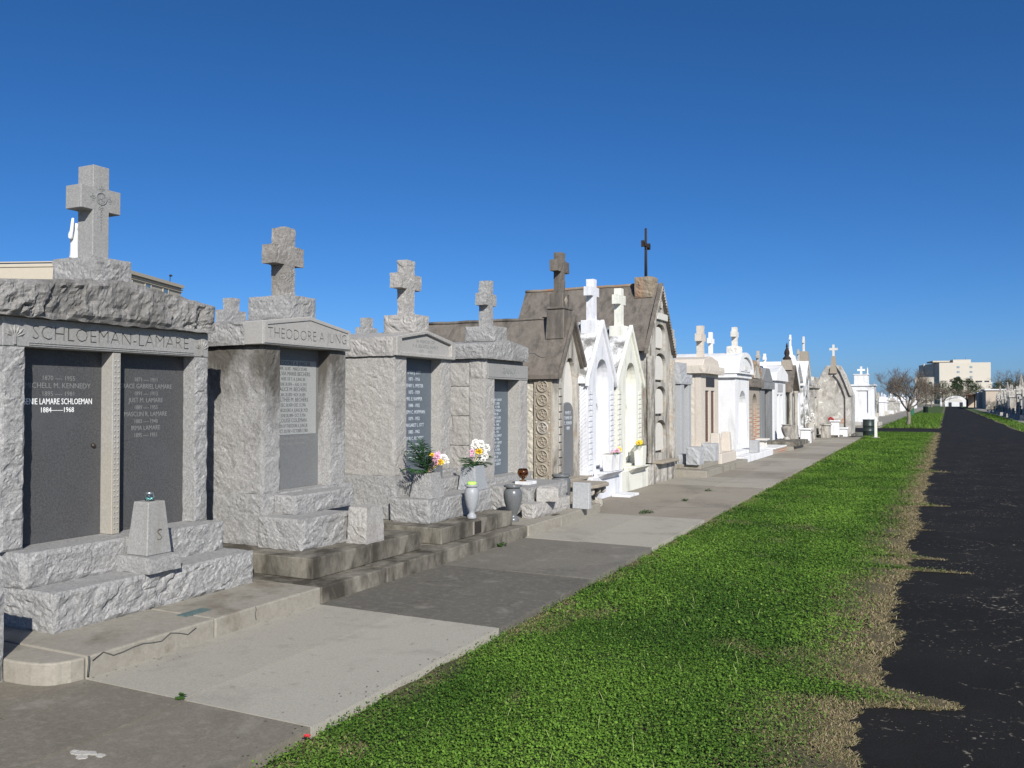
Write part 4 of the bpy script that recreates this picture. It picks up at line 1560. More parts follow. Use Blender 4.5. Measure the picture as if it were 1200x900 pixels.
def gothic(name, label, X, y0, y1, ze, yc, zp, mat, rmat, xb, shelf_z, seed, crossx, cross, pedz):
    """white-painted narrow Gothic tomb"""
    T = thing(name, label, 'tomb', (X - .9, yc, 0))
    w = y1 - y0
    mb = MB()
    rec = parch(yc + .03, .62, .50, 1.95, 2.44)
    mb.plate([(y0, .42), (y1, .42), (y1, ze), (yc, zp), (y0, ze)], [rec[::-1]], X - .22, X)
    mb.build('facade', mat, T)
    MB().box(xb, X - .221, y0, y1, .0, ze - .04).build('wall', mat, T)
    MB().px([(y0, ze - .04), (y1, ze - .04), (yc, zp - .08)], xb, X - .222).build('gable_core', mat, T)
    tb = MB().px(parch(yc + .03, .60, .51, 1.95, 2.42), X - .219, X - .19).build('back_panel', mat, T)
    mb = MB()
    rc2 = parch(yc + .03, .46, .55, 1.36, 1.68)
    o2 = parch(yc + .03, .58, .52, 1.42, 1.80)
    mb.plate(o2, [rc2[::-1]], X - .189, X - .15)
    mb.build('tablet_frame', mat, tb)
    for yy, sg in ((y0 + .12, -1), (y1 - .12, 1)):
        mb = MB()
        n = 15
        for k in range(n):
            z = .50 + k * (ze - .72) / n
            hh = (ze - .72) / n
            mb.loft([[(X + .001, yy - .10, z + .01), (X + .001, yy + .10, z + .01), (X + .001, yy + .10, z + hh - .01), (X + .001, yy - .10, z + hh - .01)],
                     [(X + .014, yy - .06, z + .02 + .012 * (k % 2)), (X + .014, yy + .06, z + .02 + .012 * (k % 2)), (X + .010, yy + .06, z + hh - .015), (X + .010, yy - .06, z + hh - .015)]])
        mb.build('quoin', mat, T)
    # diagonal ribs on the flank near the front
    mb = MB()
    for k in range(22):
        z = .46 + k * .068
        mb.py([(X - .19, z), (X - .03, z + .14), (X - .03, z + .165), (X - .19, z + .03)], y0 - .016, y0 - .001)
    mb.build('flank_carving', mat, T)
    mb = MB()
    roof_slabs(mb, xb, X - .02, y0 - .07, y1 + .07, yc, ze - .04, zp + .07, .07)
    rf = mb.build('roof', rmat, T)
    mb = MB()
    for ye, sg in ((y0 - .08, -1), (y1 + .08, 1)):
        mb.px([(yc, zp - .03), (ye, ze - .16), (ye, ze - .03), (yc, zp + .10)][::sg], X - .02, X + .05)
    mb.build('barge_board', mat, rf, bevel=.006)
    bs = MB().box(xb, X + .10, y0 - .06, y1 + .10, 0, .41).build('base_block', mat, T, bevel=.012)
    MB().loft([[(X + .02, yc - .42, shelf_z - .12), (X + .12, yc - .3, shelf_z - .12), (X + .12, yc + .36, shelf_z - .12), (X + .02, yc + .48, shelf_z - .12)],
               [(X + .02, yc - .46, shelf_z), (X + .27, yc - .40, shelf_z), (X + .27, yc + .46, shelf_z), (X + .02, yc + .52, shelf_z)]]).build('shelf', mat, T, bevel=.01)
    MB().cbox((crossx, yc, pedz[0]), (.30, .30, pedz[1] - pedz[0])).build('cross_pedestal', mat, T, bevel=.008)
    z0, a0, a1, z1 = cross
    MB().crossv(crossx, yc, z0, z1, .14, .15, .40, a0, a1, .004, .04, seed).build('cross', mat, T)
    return T


gothic('gothic_tomb', 'blue-white painted Gothic tomb with flowers on its shelf, nearer of the white pair', -5.45, 13.78, 15.07, 2.11, 14.44, 3.04, WHITEB, WROOF, -7.6, .47, 111, -5.64, (3.132, 3.56, 3.72, 3.86), (2.86, 3.13))
gothic('gothic_tomb', 'cream painted Gothic tomb squeezed between the blue-white one and the tall mausoleum', -5.45, 15.24, 16.68, 2.12, 16.0, 3.07, CREAM, WROOF, -7.6, .46, 112, -5.68, (3.152, 3.57, 3.75, 3.88), (2.88, 3.15))
mb = MB().box(-5.34, -5.0, 14.62, 15.15, 0.002, .045)
single('white_slab', mb, WHITE, 'white painted slab on the ground before the blue-white tomb', 'slab', (-5.2, 14.9, 0), bevel=.006)

for lab, y, x, mt in (('white flower box on the shelf of the blue-white tomb, left one', 14.33, -5.28, WHITE), ('white flower box on the shelf of the blue-white tomb, right one', 14.70, -5.28, WHITE)):
    V = thing('flower_box', lab, 'grave vase', (x, y, .472))
    MB().frus((0, 0, 0), .30, (.15, .17), (.19, .24)).build('box_body', mt, V, world=False, bevel=.01)
    MB().cbox((0, 0, .301), (.15, .18, .012)).build('soil', ROSE, V, world=False)
for lab, loc, heads in (('pink and yellow blooms with greenery in the white boxes', (-5.26, 14.55, .78), [(PETP, (.03, .05, .03), .06), (PETP, (.02, .12, .04), .05), (PETY, (.0, .26, .05), .055), (PETP, (0, -.05, .02), .04)]),
                        ('yellow blooms standing against the cream tomb', (-5.30, 16.05, .86), [(PETY, (.0, -.02, .03), .065), (PETY, (.0, .07, .05), .06), (PETY, (.02, .03, .0), .05)])):
    F = thing('flower_bouquet', lab, 'flowers', loc)
    for mat, c, r in heads:
        mb = MB()
        mum(mb, c, r, 40)
        mb.build('flower_head', mat, F, world=False, normals=False)
    for d in ((.2, -1, .3), (.3, .9, .4), (.5, -.5, .3)):
        mb = MB()
        frond(mb, (0, -.08, -.01), d, .22, .08, 9)
        mb.build('frond', LEAF, F, world=False, normals=False)
V = thing('flower_box', 'cream flower box on the shelf of the cream tomb', 'grave vase', (-5.28, 16.06, .462))
MB().frus((0, 0, 0), .38, (.15, .22), (.18, .26)).build('box_body', CREAM, V, world=False, bevel=.01)

# ---- the tall mausoleum
X8 = -5.45
T = thing('gabled_mausoleum', 'tall weathered gabled mausoleum with four arched white tablets above each other', 'tomb', (-7.0, 17.95, 0))
mb = MB()
roof_slabs(mb, -8.62, -5.47, 16.95, 18.95, 17.95, 2.80, 4.20, .08, flare=.10)
rf = mb.build('roof', ROOF, T)
MB().tube([(-8.62 + .2 * i, 17.95, 4.20 + .006 * math.sin(i * 2.1)) for i in range(14)], [.035] * 14, 8).build('ridge_roll', RUST, rf)
mb = MB()
for ye, sg in ((16.93, -1), (18.97, 1)):
    mb.px([(17.95, 4.10), (ye, 2.66), (ye, 2.78), (17.95, 4.22)][::sg], X8 - .02, X8 + .06)
bb = mb.build('barge_board', ROOF, rf)
mb = MB()
for k in range(26):
    t = (k + .5) / 26
    for ye in (16.93, 18.97):
        y = 17.95 + (ye - 17.95) * t
        z = 4.16 + (2.72 - 4.16) * t
        mb.box(X8 + .06, X8 + .08, y - .02, y + .02, z - .05, z + .01)
mb.build('dentil', PLAST, bb)
rows = [(.60, 1.05, 1.30), (1.38, 1.78, 2.02), (2.10, 2.48, 2.72), (2.78, 3.12, 3.34)]
holes = [parch(17.98, .78 if i < 3 else .70, a, b, c)[::-1] for i, (a, b, c) in enumerate(rows)]
mb = MB().plate([(17.10, .44), (18.80, .44), (18.80, 2.72), (17.95, 4.05), (17.10, 2.72)], holes, X8 - .16, X8)
mb.build('facade', PLAST, T)
MB().box(-8.5, X8 - .161, 17.10, 18.80, 0, 2.66).build('wall', PLASTG, T)
MB().px([(17.10, 2.66), (18.80, 2.66), (17.95, 3.98)], -8.5, X8 - .161).build('gable_core', PLASTG, T)
for i, (a, b, c) in enumerate(rows):
    MB().px(parch(17.99, .62 if i < 3 else .54, a + .05, b, c - .06), X8 - .158, X8 - .05).build('tablet', MARBLE, T, bevel=.006)
for a in (17.16, 18.74):
    MB().rock(X8 + .001, X8 + .07, a - .10, a + .10, .44, 2.62, 'XyY', .012, .05, int(a * 10), .04).build('pilaster', PLAST, T)
MB().box(X8 + .001, X8 + .05, 17.62, 18.36, 3.42, 3.56).build('name_plaque', MARBLE, T, bevel=.006)
mb = MB()
mb.ring((X8 + .005, 17.98, 3.76), .085, .022, 'X', 18, 6)
for a in range(4):
    mb.ring((X8 + .005, 17.98 + .05 * math.cos(a * PI / 2), 3.76 + .05 * math.sin(a * PI / 2)), .04, .012, 'X', 12, 5)
mb.build('quatrefoil', PLAST, T)
MB().box(X8 - .02, X8 + .22, 17.40, 18.62, .40, .455).build('shelf', ROSE, T, bevel=.012)
MB().rock(-8.52, X8 + .06, 17.02, 18.88, 0, .399, 'xXyY', .014, .06, 121, .05).build('base_block', PLAST, T)
pd = MB().rock(-5.95, -5.56, 17.75, 18.15, 3.90, 4.34, 'xyXYZ', .02, .04, 122, .06).build('cross_pedestal', RUST, T)
mb = MB()
mb.tube([(-5.76, 17.95, 4.33), (-5.76, 17.95, 5.38)], [.034, .026], 8)
mb.box(-5.79, -5.73, 17.72, 18.18, 5.01, 5.08)
for yy in (17.74, 18.16):
    mb.box(-5.79, -5.73, yy - .022, yy + .022, 4.98, 5.115)
mb.tube([(-5.76, 17.95, 4.93), (-5.76, 18.05, 5.045), (-5.76, 17.95, 5.16), (-5.76, 17.85, 5.045), (-5.76, 17.95, 4.93)], [.014] * 5, 6)
mb.ball((-5.76, 17.95, 5.39), .03, 1)
mb.build('iron_cross', IRON, T)


# ------------------------------------------------------------------ farther tombs of the row
def small_cross(T, x, y, z0, h, aw, mat, w=.11, t=.10, along='Y', name='cross'):
    return MB().crossv(x, y, z0, z0 + h, t, w, aw, z0 + h * .56, z0 + h * .76, 0, .1, 0, along).build(name, mat, T, bevel=.008)


# blue-grey granite with a stepped cap
T = thing('granite_tomb', 'blue-grey granite tomb with a stepped cap, just past the tall mausoleum', 'tomb', (-6.4, 20.55, .15))
MB().rock(-8.0, -5.75, 20.11, 20.99, .15, 2.10, 'xyY', .015, .08, 131, .05).build('wall', GBLUE, T)
MB().box(-5.749, -5.60, 20.10, 20.38, .15, 2.10).build('pillar', GBLUE, T, bevel=.006)
MB().box(-5.749, -5.60, 20.74, 21.0, .15, 2.10).build('pillar', GBLUE, T, bevel=.006)
MB().box(-5.749, -5.74, 20.381, 20.739, .15, 2.10).build('tablet', PANELB, T)
MB().rock(-8.0, -5.58, 20.06, 21.04, 2.101, 2.34, 'xXyY', .015, .06, 132, .05).build('cap', GBLUE, T)
MB().rock(-6.6, -5.68, 20.2, 20.9, 2.341, 2.62, 'xXyY', .015, .06, 133, .05).build('cap_step', GBLUE, T)
MB().crossv(-5.96, 20.45, 2.621, 3.42, .16, .18, .46, 3.02, 3.22, .008, .05, 134).build('cross', GBLUE, T)
kerb('kerb', [(-8.6, 19.2), (-4.78, 19.2), (-4.80, 23.75), (-8.6, 23.75)], -.02, .147, CONCP)
plinth(-8.2, -5.02, 19.62, 21.35, .148, .25, 'low concrete step under the blue-grey granite tomb', CONCP)
for lab, c, d, sd in (('squat blue-grey granite block in front of the tan tomb, nearer one', (-5.18, 19.75, .252), (.30, .42, .40), 135),
                      ('squat blue-grey granite block in front of the tan tomb, farther one', (-5.18, 21.15, .252), (.34, .38, .42), 136),
                      ('low blue-grey granite sill block against the stepped tomb', (-5.46, 19.85, .252), (.26, .34, .22), 137)):
    mb = MB().rock(c[0] - d[0] / 2, c[0] + d[0] / 2, c[1] - d[1] / 2, c[1] + d[1] / 2, c[2], c[2] + d[2], 'xyXY', .015, .05, sd, .04)
    single('granite_block', mb, GBLUE, lab, 'stone block', c)

# tan granite tomb with two bronze doors
T = thing('granite_tomb', 'tan granite tomb with two tall brown doors and a tan cross', 'tomb', (-6.6, 23.3, .15))
MB().rock(-8.3, -5.86, 22.37, 24.24, .55, 2.42, 'xyY', .012, .1, 141, .05).build('wall', GTAN, T)
mb = MB().plate([(22.36, .55), (24.25, .55), (24.25, 2.42), (22.36, 2.42)],
                [[(22.785, .62), (22.785, 1.98), (23.215, 1.98), (23.215, .62)], [(23.405, .62), (23.405, 1.98), (23.835, 1.98), (23.835, .62)]], -5.859, -5.70)
mb.build('facade', GTAN, T)
for y in (22.79, 23.41):
    MB().box(-5.858, -5.735, y + .002, y + .418, .622, 1.978).build('door', BROWN, T, bevel=.004)
MB().box(-5.699, -5.685, 22.85, 23.75, 2.08, 2.32).build('name_plate', BRONZE, T)
MB().rock(-8.3, -5.56, 22.22, 24.40, 2.421, 2.62, 'xXyY', .015, .08, 142, .05).build('cap', GTAN, T)
MB().px([(22.40, 2.621), (24.25, 2.621), (24.10, 2.80), (23.33, 2.90), (22.55, 2.80)], -8.2, -5.66).build('cap_step', GTAN, T, bevel=.01)
MB().crossv(-5.98, 23.4, 2.86, 3.74, .17, .19, .50, 3.32, 3.52, .006, .05, 143).build('cross', GTAN, T)
MB().box(-8.3, -5.42, 22.25, 24.4, .148, .549).build('base_block', GTAN, T, bevel=.01)
MB().box(-5.419, -4.96, 21.4, 23.1, .148, .40).build('step_block', GTAN, T, bevel=.01)
for y, lb in ((21.65, 'nearer'), (22.8, 'farther')):
    mb = MB().frus((-5.16, y, .401), .50, (.26, .30), (.19, .21))
    single('flower_vase', mb, GTAN, 'tapered tan granite vase before the brown doors, %s of the two' % lb, 'grave vase', (-5.16, y, .401), bevel=.01, group='tan granite vases')

# white barrel-vaulted tomb
T = thing('vaulted_tomb', 'bright white barrel-vaulted tomb with a cross and white steps', 'tomb', (-6.6, 26.95, 0))
yc, hw = 26.95, 1.0
arc = [(yc + (hw + .13) * math.cos(a), 2.52 + .66 * math.sin(a)) for a in np.linspace(0, PI, 17)]
MB().px(arc, -7.9, -5.52).build('vault', WHITE, T)
inn = [(yc + (hw - .12) * math.cos(a), 2.56 + .48 * math.sin(a)) for a in np.linspace(0, PI, 13)]
mb = MB().plate(arc, [inn[::-1]], -5.519, -5.46)
mb.build('vault_rim', WHITE, T)
MB().px([(yc + (hw - .2) * math.cos(a), 2.6 + .36 * math.sin(a)) for a in np.linspace(0, PI, 13)], -5.519, -5.49).build('tympanum', WHITE, T)
MB().px([(yc + .18 * a, 2.64 + .12 * b) for a, b in ((-1, 0), (1, 0), (1, 1), (-1, 1))], -5.489, -5.475).build('date_plaque', MARBLE, T)
mb = MB().plate([(yc - hw, .30), (yc + hw, .30), (yc + hw, 2.39), (yc - hw, 2.39)], [rarch(yc + .02, 1.05, .42, 1.50)[::-1]], -5.90, -5.60)
mb.build('facade', WHITE, T)
MB().box(-7.85, -5.901, yc - hw, yc + hw, .30, 2.39).build('wall', WHITE, T)
MB().px(rarch(yc + .02, 1.03, .43, 1.49), -5.899, -5.88).build('tablet', WHITE, T)
MB().box(-7.9, -5.53, yc - hw - .10, yc + hw + .10, 2.392, 2.515).build('cornice', WHITE, T, bevel=.01)
MB().box(-7.9, -5.50, yc - hw - .06, yc + hw + .06, .0, .299).build('base_block', WHITE, T, bevel=.01)
st = MB().box(-5.499, -4.93, 23.8, 28.3, 0, .19).build('step', WHITE, T, bevel=.012)
MB().box(-5.499, -5.18, 24.3, 28.2, .191, .29).build('step', WHITE, T, bevel=.012)
MB().rock(-6.0, -5.62, 26.62, 27.05, 3.1, 3.36, 'xXyYZ', .03, .05, 151, .08).build('cross_pedestal', MARBLE, T)
MB().crossv(-5.8, 26.84, 3.361, 3.96, .15, .17, .46, 3.66, 3.82, .01, .05, 152).build('cross', MARBLE, T)
mb = MB().cbox((-5.06, 26.0, .192), (.24, .36, .36))
single('granite_block', mb, GBLUE, 'grey granite vase block standing on the white steps', 'stone block', (-5.06, 26.0, .192), bevel=.01)

# ruined brick and plaster tomb
T = thing('brick_tomb', 'crumbling brown tomb with exposed brick and a broken pediment', 'tomb', (-6.6, 29.35, 0))
mb = MB().rock(-7.8, -5.86, 28.5, 30.2, .0, 2.15, 'xyY', .02, .09, 161, .05)
mb.build('wall', BRICK, T)
mb = MB().plate([(28.5, .0), (30.2, .0), (30.2, 2.15), (28.5, 2.15)], [rarch(29.35, .80, .5, 1.55)[::-1]], -5.859, -5.70)
mb.build('facade', BRICK, T)
MB().px(rarch(29.35, .78, .51, 1.54), -5.858, -5.82).build('tablet', PLAST, T)
MB().rock(-7.9, -5.58, 28.38, 30.32, 2.151, 2.42, 'xXyYZ', .03, .07, 162, .06).build('cornice', ROOF, T)
mb = MB()
mb.rock(-7.8, -5.66, 28.5, 30.2, 2.421, 3.05, 'xXyYZ', .06, .08, 163, .1, lambda q: (q[0], q[1], 2.42 + (q[2] - 2.42) * (1 - .35 * abs(q[1] - 29.3))))
mb.build('pediment', RUST, T)
MB().px([(28.85, 2.45), (29.85, 2.45), (29.35, 2.98)], -5.63, -5.60).build('gable_plaster', PLAST, T)
MB().box(-5.69, -4.95, 28.7, 30.9, 0, .15).build('brick_coping', BRICK, T)
MB().box(-5.69, -4.93, 28.68, 30.92, .151, .20).build('white_coping', WHITE, T, bevel=.01)
SB = thing('stone_bench', 'small white bench before the crumbling brick tomb', 'bench', (-5.4, 29.1, .20))
MB().cbox((0, 0, .22), (.36, .62, .06)).build('seat', MARBLE, SB, world=False, bevel=.01)
for y in (-.18, .18):
    MB().frus((0, y, .001), .218, (.22, .12), (.16, .08)).build('leg', MARBLE, SB, world=False)

# dark grey granite tomb
T = thing('granite_tomb', 'dark grey granite tomb with a pointed cap, next to the crumbling brick one', 'tomb', (-6.7, 31.55, 0))
MB().rock(-8.0, -5.85, 30.52, 32.58, .0, 2.12, 'xyY', .015, .1, 171, .05).build('wall', GDARK, T)
for a, b in ((30.5, 31.15), (32.0, 32.6)):
    MB().box(-5.849, -5.70, a, b, 0, 2.12).build('pillar', GDARK, T, bevel=.008)
MB().box(-5.849, -5.83, 31.151, 31.999, 0, 2.12).build('tablet', PANEL, T)
MB().rock(-8.1, -5.62, 30.42, 32.68, 2.121, 2.36, 'xXyY', .015, .1, 172, .05).build('cap', GDARK, T)
MB().px([(30.46, 2.361), (32.64, 2.361), (31.9, 2.86), (31.2, 2.86)], -8.1, -5.66).build('cap_step', GDARK, T, bevel=.02)
small_cross(T, -6.0, 31.55, 2.861, .62, .4, PLASTG, .15)
urn('big grey stone urn in front of the dark grey tomb', (-5.25, 32.9, .302), .55, .19, PLASTG, PROF)
kerb('kerb', [(-8.4, 30.95), (-4.72, 30.95), (-4.86, 36.0), (-8.4, 36.0)], -.02, .145, CONCP)
plinth(-8.0, -4.66, 27.3 + 2.6, 30.9, -.01, .0011, 'thin cement patch at the kerb foot by the brick tomb', CONC) if False else None
plinth(-5.6, -4.60, 31.0, 33.6, .146, .30, 'dark stained low concrete plot slab before the grey urn', CONC)

# white tomb with glazed doors
T = thing('pedimented_tomb', 'white tomb with tall dark glazed doors and a plaque above them', 'tomb', (-6.7, 34.25, .14))
MB().box(-8.0, -5.86, 33.1, 35.4, .14, 2.45).build('wall', WHITE, T)
mb = MB().plate([(33.0, .14), (35.5, .14), (35.5, 2.45), (33.0, 2.45)], [[(33.6, .30), (33.6, 1.95), (34.1, 1.95), (34.1, .30)], [(34.35, .30), (34.35, 1.95), (34.85, 1.95), (34.85, .30)]], -5.859, -5.70)
mb.build('facade', WHITE, T)
for y in (33.59, 34.34):
    MB().box(-5.857, -5.84, y, y + .52, .29, 1.96).build('door', WINB, T)
MB().box(-5.699, -5.68, 33.7, 34.8, 2.05, 2.35).build('plaque', GBLUE, T)
MB().px([(32.9, 2.452), (35.6, 2.452), (35.5, 2.75), (34.25, 3.05), (33.0, 2.75)], -8.1, -5.6).build('pediment', WHITE, T, bevel=.01)
small_cross(T, -6.2, 33.9, 2.95, .55, .34, WHITE, .13)
mb = MB().frus((-5.3, 35.0, .146), .62, (.30, .3), (.26, .26))
single('marker_post', mb, PLAST, 'stubby plaster marker post by the white doors', 'post', (-5.3, 35.0, .146), bevel=.02)

# white tomb behind, its cross showing above
T = thing('pedimented_tomb', 'plain white tomb standing behind the row, its white cross showing over the doors tomb', 'tomb', (-9.2, 35.5, -.09))
MB().box(-10.2, -8.3, 34.2, 36.9, -.09, 2.9).build('wall', WHITE, T)
MB().px([(34.1, 2.902), (37.0, 2.902), (36.9, 3.2), (35.5, 3.55), (34.2, 3.2)], -10.3, -8.2).build('pediment', WHITE, T)
small_cross(T, -8.6, 35.3, 3.45, 1.05, .66, WHITE, .2, .15)

# small brown gabled tomb
T = thing('gabled_tomb', 'narrow brown-roofed tomb with a pointed finial between two white tombs', 'tomb', (-6.7, 36.55, .14))
MB().box(-8.0, -5.86, 35.75, 37.35, .14, 2.2).build('wall', PLASTG, T)
mb = MB().plate([(35.7, .14), (37.4, .14), (37.4, 2.2), (36.55, 3.1), (35.7, 2.2)], [rarch(36.55, .8, .4, 1.5)[::-1]], -5.859, -5.70)
mb.build('facade', PLAST, T)
MB().px(rarch(36.55, .78, .41, 1.49), -5.858, -5.83).build('tablet', MARBLE, T)
for y in (35.85, 37.25):
    MB().lathe([(.13, 0), (.13, .08), (.09, .12), (.075, 1.72), (.12, 1.78), (.12, 1.86)], (-5.58, y, .25), 14).build('column', PLAST, T, smooth_angle=40)
mb = MB()
roof_slabs(mb, -8.1, -5.45, 35.55, 37.55, 36.55, 2.15, 3.15, .10)
mb.build('roof', ROOF, T)
MB().frus((-5.8, 36.55, 2.95), .42, (.5, .6), (.3, .36)).build('pedestal', ROSE, T)
MB().lathe([(.16, 0), (.17, .06), (.08, .16), (.11, .26), (.10, .34), (.03, .5), (.05, .54), (.02, .66), (.001, .72)], (-5.8, 36.55, 3.371), 12).build('finial', IRON, T)

# tall white tombs with a figure finial
T = thing('pedimented_tomb', 'tall white tomb crowned by a slim white spire with a cross', 'tomb', (-6.7, 38.7, .14))
MB().box(-8.0, -5.90, 37.8, 39.6, .14, 2.6).build('wall', WHITE, T)
mb = MB().plate([(37.75, .14), (39.65, .14), (39.65, 2.6), (38.7, 3.3), (37.75, 2.6)], [rarch(38.7, .9, .4, 1.6)[::-1]], -5.899, -5.74)
mb.build('facade', WHITE, T)
MB().px(rarch(38.7, .88, .41, 1.59), -5.898, -5.86).build('tablet', WHITE, T)
mb = MB()
roof_slabs(mb, -8.1, -5.62, 37.6, 39.8, 38.7, 2.58, 3.4, .10)
mb.build('roof', WHITE, T)
MB().frus((-6.0, 38.7, 3.2), .45, (.55, .7), (.34, .4)).build('pedestal', WHITE, T)
MB().lathe([(.14, 0), (.10, .08), (.07, .35), (.05, .4)], (-6.0, 38.7, 3.651), 10).build('spire', WHITE, T)
small_cross(T, -6.0, 38.7, 4.04, .50, .30, WHITE, .09, .08)
T = thing('pedimented_tomb', 'stained white tomb with a blackened gable, next to the one with the white spire', 'tomb', (-6.7, 40.9, .14))
MB().box(-8.0, -5.86, 40.0, 41.8, .14, 2.5).build('wall', PLAST, T)
mb = MB().plate([(39.95, .14), (41.85, .14), (41.85, 2.5), (40.9, 3.4), (39.95, 2.5)], [rarch(40.9, .85, .4, 1.55)[::-1]], -5.859, -5.66)
mb.build('facade', WROOF, T)
MB().px(rarch(40.9, .83, .41, 1.54), -5.858, -5.82).build('tablet', PLAST, T)
mb = MB()
roof_slabs(mb, -8.1, -5.55, 39.8, 42.0, 40.9, 2.48, 3.5, .10)
mb.build('roof', WHITE, T)
small_cross(T, -6.0, 40.9, 3.49, .55, .34, PLASTG, .11)
V = thing('flower_bouquet', 'dry whitish bouquet before the stained white tomb', 'flowers', (-5.42, 40.4, .70))
for k in range(9):
    mb = MB()
    mum(mb, (random.uniform(-.16, .16), random.uniform(-.3, .3), random.uniform(.02, .42)), .10, 26)
    mb.build('flower_head', PETW if k % 3 else MARBLE, V, world=False, normals=False)
mb = MB().frus((-5.42, 40.4, .0), .72, (.42, .55), (.34, .46))
single('flower_vase', mb, PLAST, 'plaster planter holding the dry whitish bouquet', 'grave vase', (-5.42, 40.4, 0), bevel=.02)
for k, (y, x, h, mt, lb) in enumerate(((36.6, -5.1, .62, WHITE, 'white marker block before the brown-roofed tomb'), (37.9, -5.2, .5, PLAST, 'worn plaster block before the white spire tomb'),
                                       (42.3, -5.0, .66, PLAST, 'worn plaster pedestal near the end of the row'), (43.6, -4.75, .8, WHITE, 'white pedestal near the end of the pavement'),
                                       (44.2, -4.45, .45, WHITE, 'low white marker at the end of the pavement'))):
    mb = MB().frus((x, y, 0), h, (.40, .46), (.34, .38)).cbox((x, y, h - .08), (.46, .5, .08))
    single('marker_block', mb, mt, lb, 'marker', (x, y, 0), bevel=.02)

# grey tomb with an obelisk
T = thing('obelisk_tomb', 'grey tomb with a moulded cornice and a brown obelisk on top', 'tomb', (-6.6, 44.0, .0))
MB().rock(-7.8, -5.80, 43.0, 45.0, .0, 2.3, 'xyY', .02, .12, 181, .06).build('wall', PLASTG, T)
mb = MB().plate([(43.0, 0), (45.0, 0), (45.0, 2.3), (43.0, 2.3)], [[(43.6, .5), (43.6, 1.9), (44.4, 1.9), (44.4, .5)]], -5.799, -5.65)
mb.build('facade', PLASTG, T)
MB().box(-5.798, -5.77, 43.59, 44.41, .49, 1.91).build('tablet', MARBLE, T)
MB().box(-7.9, -5.55, 42.88, 45.12, 2.301, 2.5).build('cornice', PLASTG, T, bevel=.03)
MB().box(-7.8, -5.62, 42.95, 45.05, 2.501, 2.85).build('attic', PLASTG, T, bevel=.02)
MB().frus((-6.2, 44.0, 2.851), 1.25, (.62, .7), (.40, .44)).build('obelisk', ROSE, T)
small_cross(T, -6.2, 44.0, 4.10, .72, .30, MARBLE, .12, .10)

# broad Gothic end tomb, turned to face down the row
T = thing('gothic_tomb', 'broad weathered Gothic end tomb with a white cross on a stone spire', 'tomb', (-4.95, 46.2, 0))
yF = 45.0
xc = -4.95
out = [(-5.72, .1), (-4.18, .1), (-4.18, 2.0), (-4.50, 2.85), (-4.80, 3.38), (-4.95, 3.5), (-5.1, 3.38), (-5.40, 2.85), (-5.72, 2.0)]
mb = MB()
mb.py(out, yF + .12, 47.2)
mb.build('wall', PLASTG, T)
arch_in = [(-5.48, .3), (-4.42, .3), (-4.42, 1.9), (-4.55, 2.3), (-4.75, 2.75), (-4.95, 3.0), (-5.15, 2.75), (-5.35, 2.3), (-5.48, 1.9)]
mb = MB()
mb.plate([(a, b) for a, b in out], [arch_in[::-1]], 0, .119)
for v in mb.bm.verts:
    x, a, b = v.co
    v.co = (a, yF + .119 - x, b)
mb.build('facade', PLASTG, T)
MB().py(arch_in, yF + .10, yF + .118).build('tablet', PLASTG, T)
mb = MB()
for sg in (-1, 1):
    pts = [(xc + sg * .10, 3.42), (xc + sg * .30, 3.10), (xc + sg * .50, 2.62), (xc + sg * .74, 1.95), (xc + sg * .86, 1.95), (xc + sg * .86, 2.10), (xc + sg * .60, 2.95), (xc + sg * .36, 3.40), (xc + sg * .26, 3.44)]
    mb.py(pts[::sg], yF - .10, yF + .10)
mb.build('hood_mould', PLASTG, T, bevel=.015)
MB().frus((xc, yF + .05, 3.05), .85, (.34, .30), (.16, .16)).build('spire', ROSE, T)
MB().crossv(xc, yF + .05, 3.901, 4.46, .09, .10, .38, 4.18, 4.29, 0, .1, 0, along='X').build('cross', MARBLE, T)
mb = MB()
mb.py([(-4.72, .62), (-4.42, .62), (-4.42, 1.05)], yF + .085, yF + .098)
mb.build('brick_patch', BRICK, T)
MB().box(-5.72, -4.18, yF - .16, 47.3, 0, .099).build('base_block', PLASTG, T, bevel=.02)
mb = MB().rock(-5.5, -4.72, 43.9, 44.6, .002, .52, 'xyXY', .02, .08, 191, .05)
single('stone_planter', mb, PLASTG, 'grey stone planter before the broad Gothic end tomb', 'planter', (-5.1, 44.25, 0))
F = thing('flower_bouquet', 'small red bouquet in the grey stone planter', 'flowers', (-5.0, 44.1, .53))
mb = MB()
mum(mb, (0, 0, .30), .13, 60)
mum(mb, (.09, -.03, .26), .10, 40)
mb.build('flower_head', PETR, F, world=False, normals=False)
mb = MB()
for d in ((.3, -.5, .8), (-.4, -.4, .8), (.1, .5, .9), (.6, .0, .5)):
    frond(mb, (0, 0, 0), d, .3, .08, 9, .03)
mb.build('foliage', LEAF, F, world=False, normals=False)
mb = MB().frus((-4.99, 44.1, .523), .10, (.2, .2), (.24, .24))
single('flower_pot', mb, BRONZE, 'dark pot under the red bouquet', 'pot', (-4.99, 44.1, .523))
kerb('kerb', [(-5.9, 43.2), (-4.62, 43.2), (-4.05, 45.6), (-4.05, 47.4), (-5.9, 47.4)], -.02, .10, CONC)

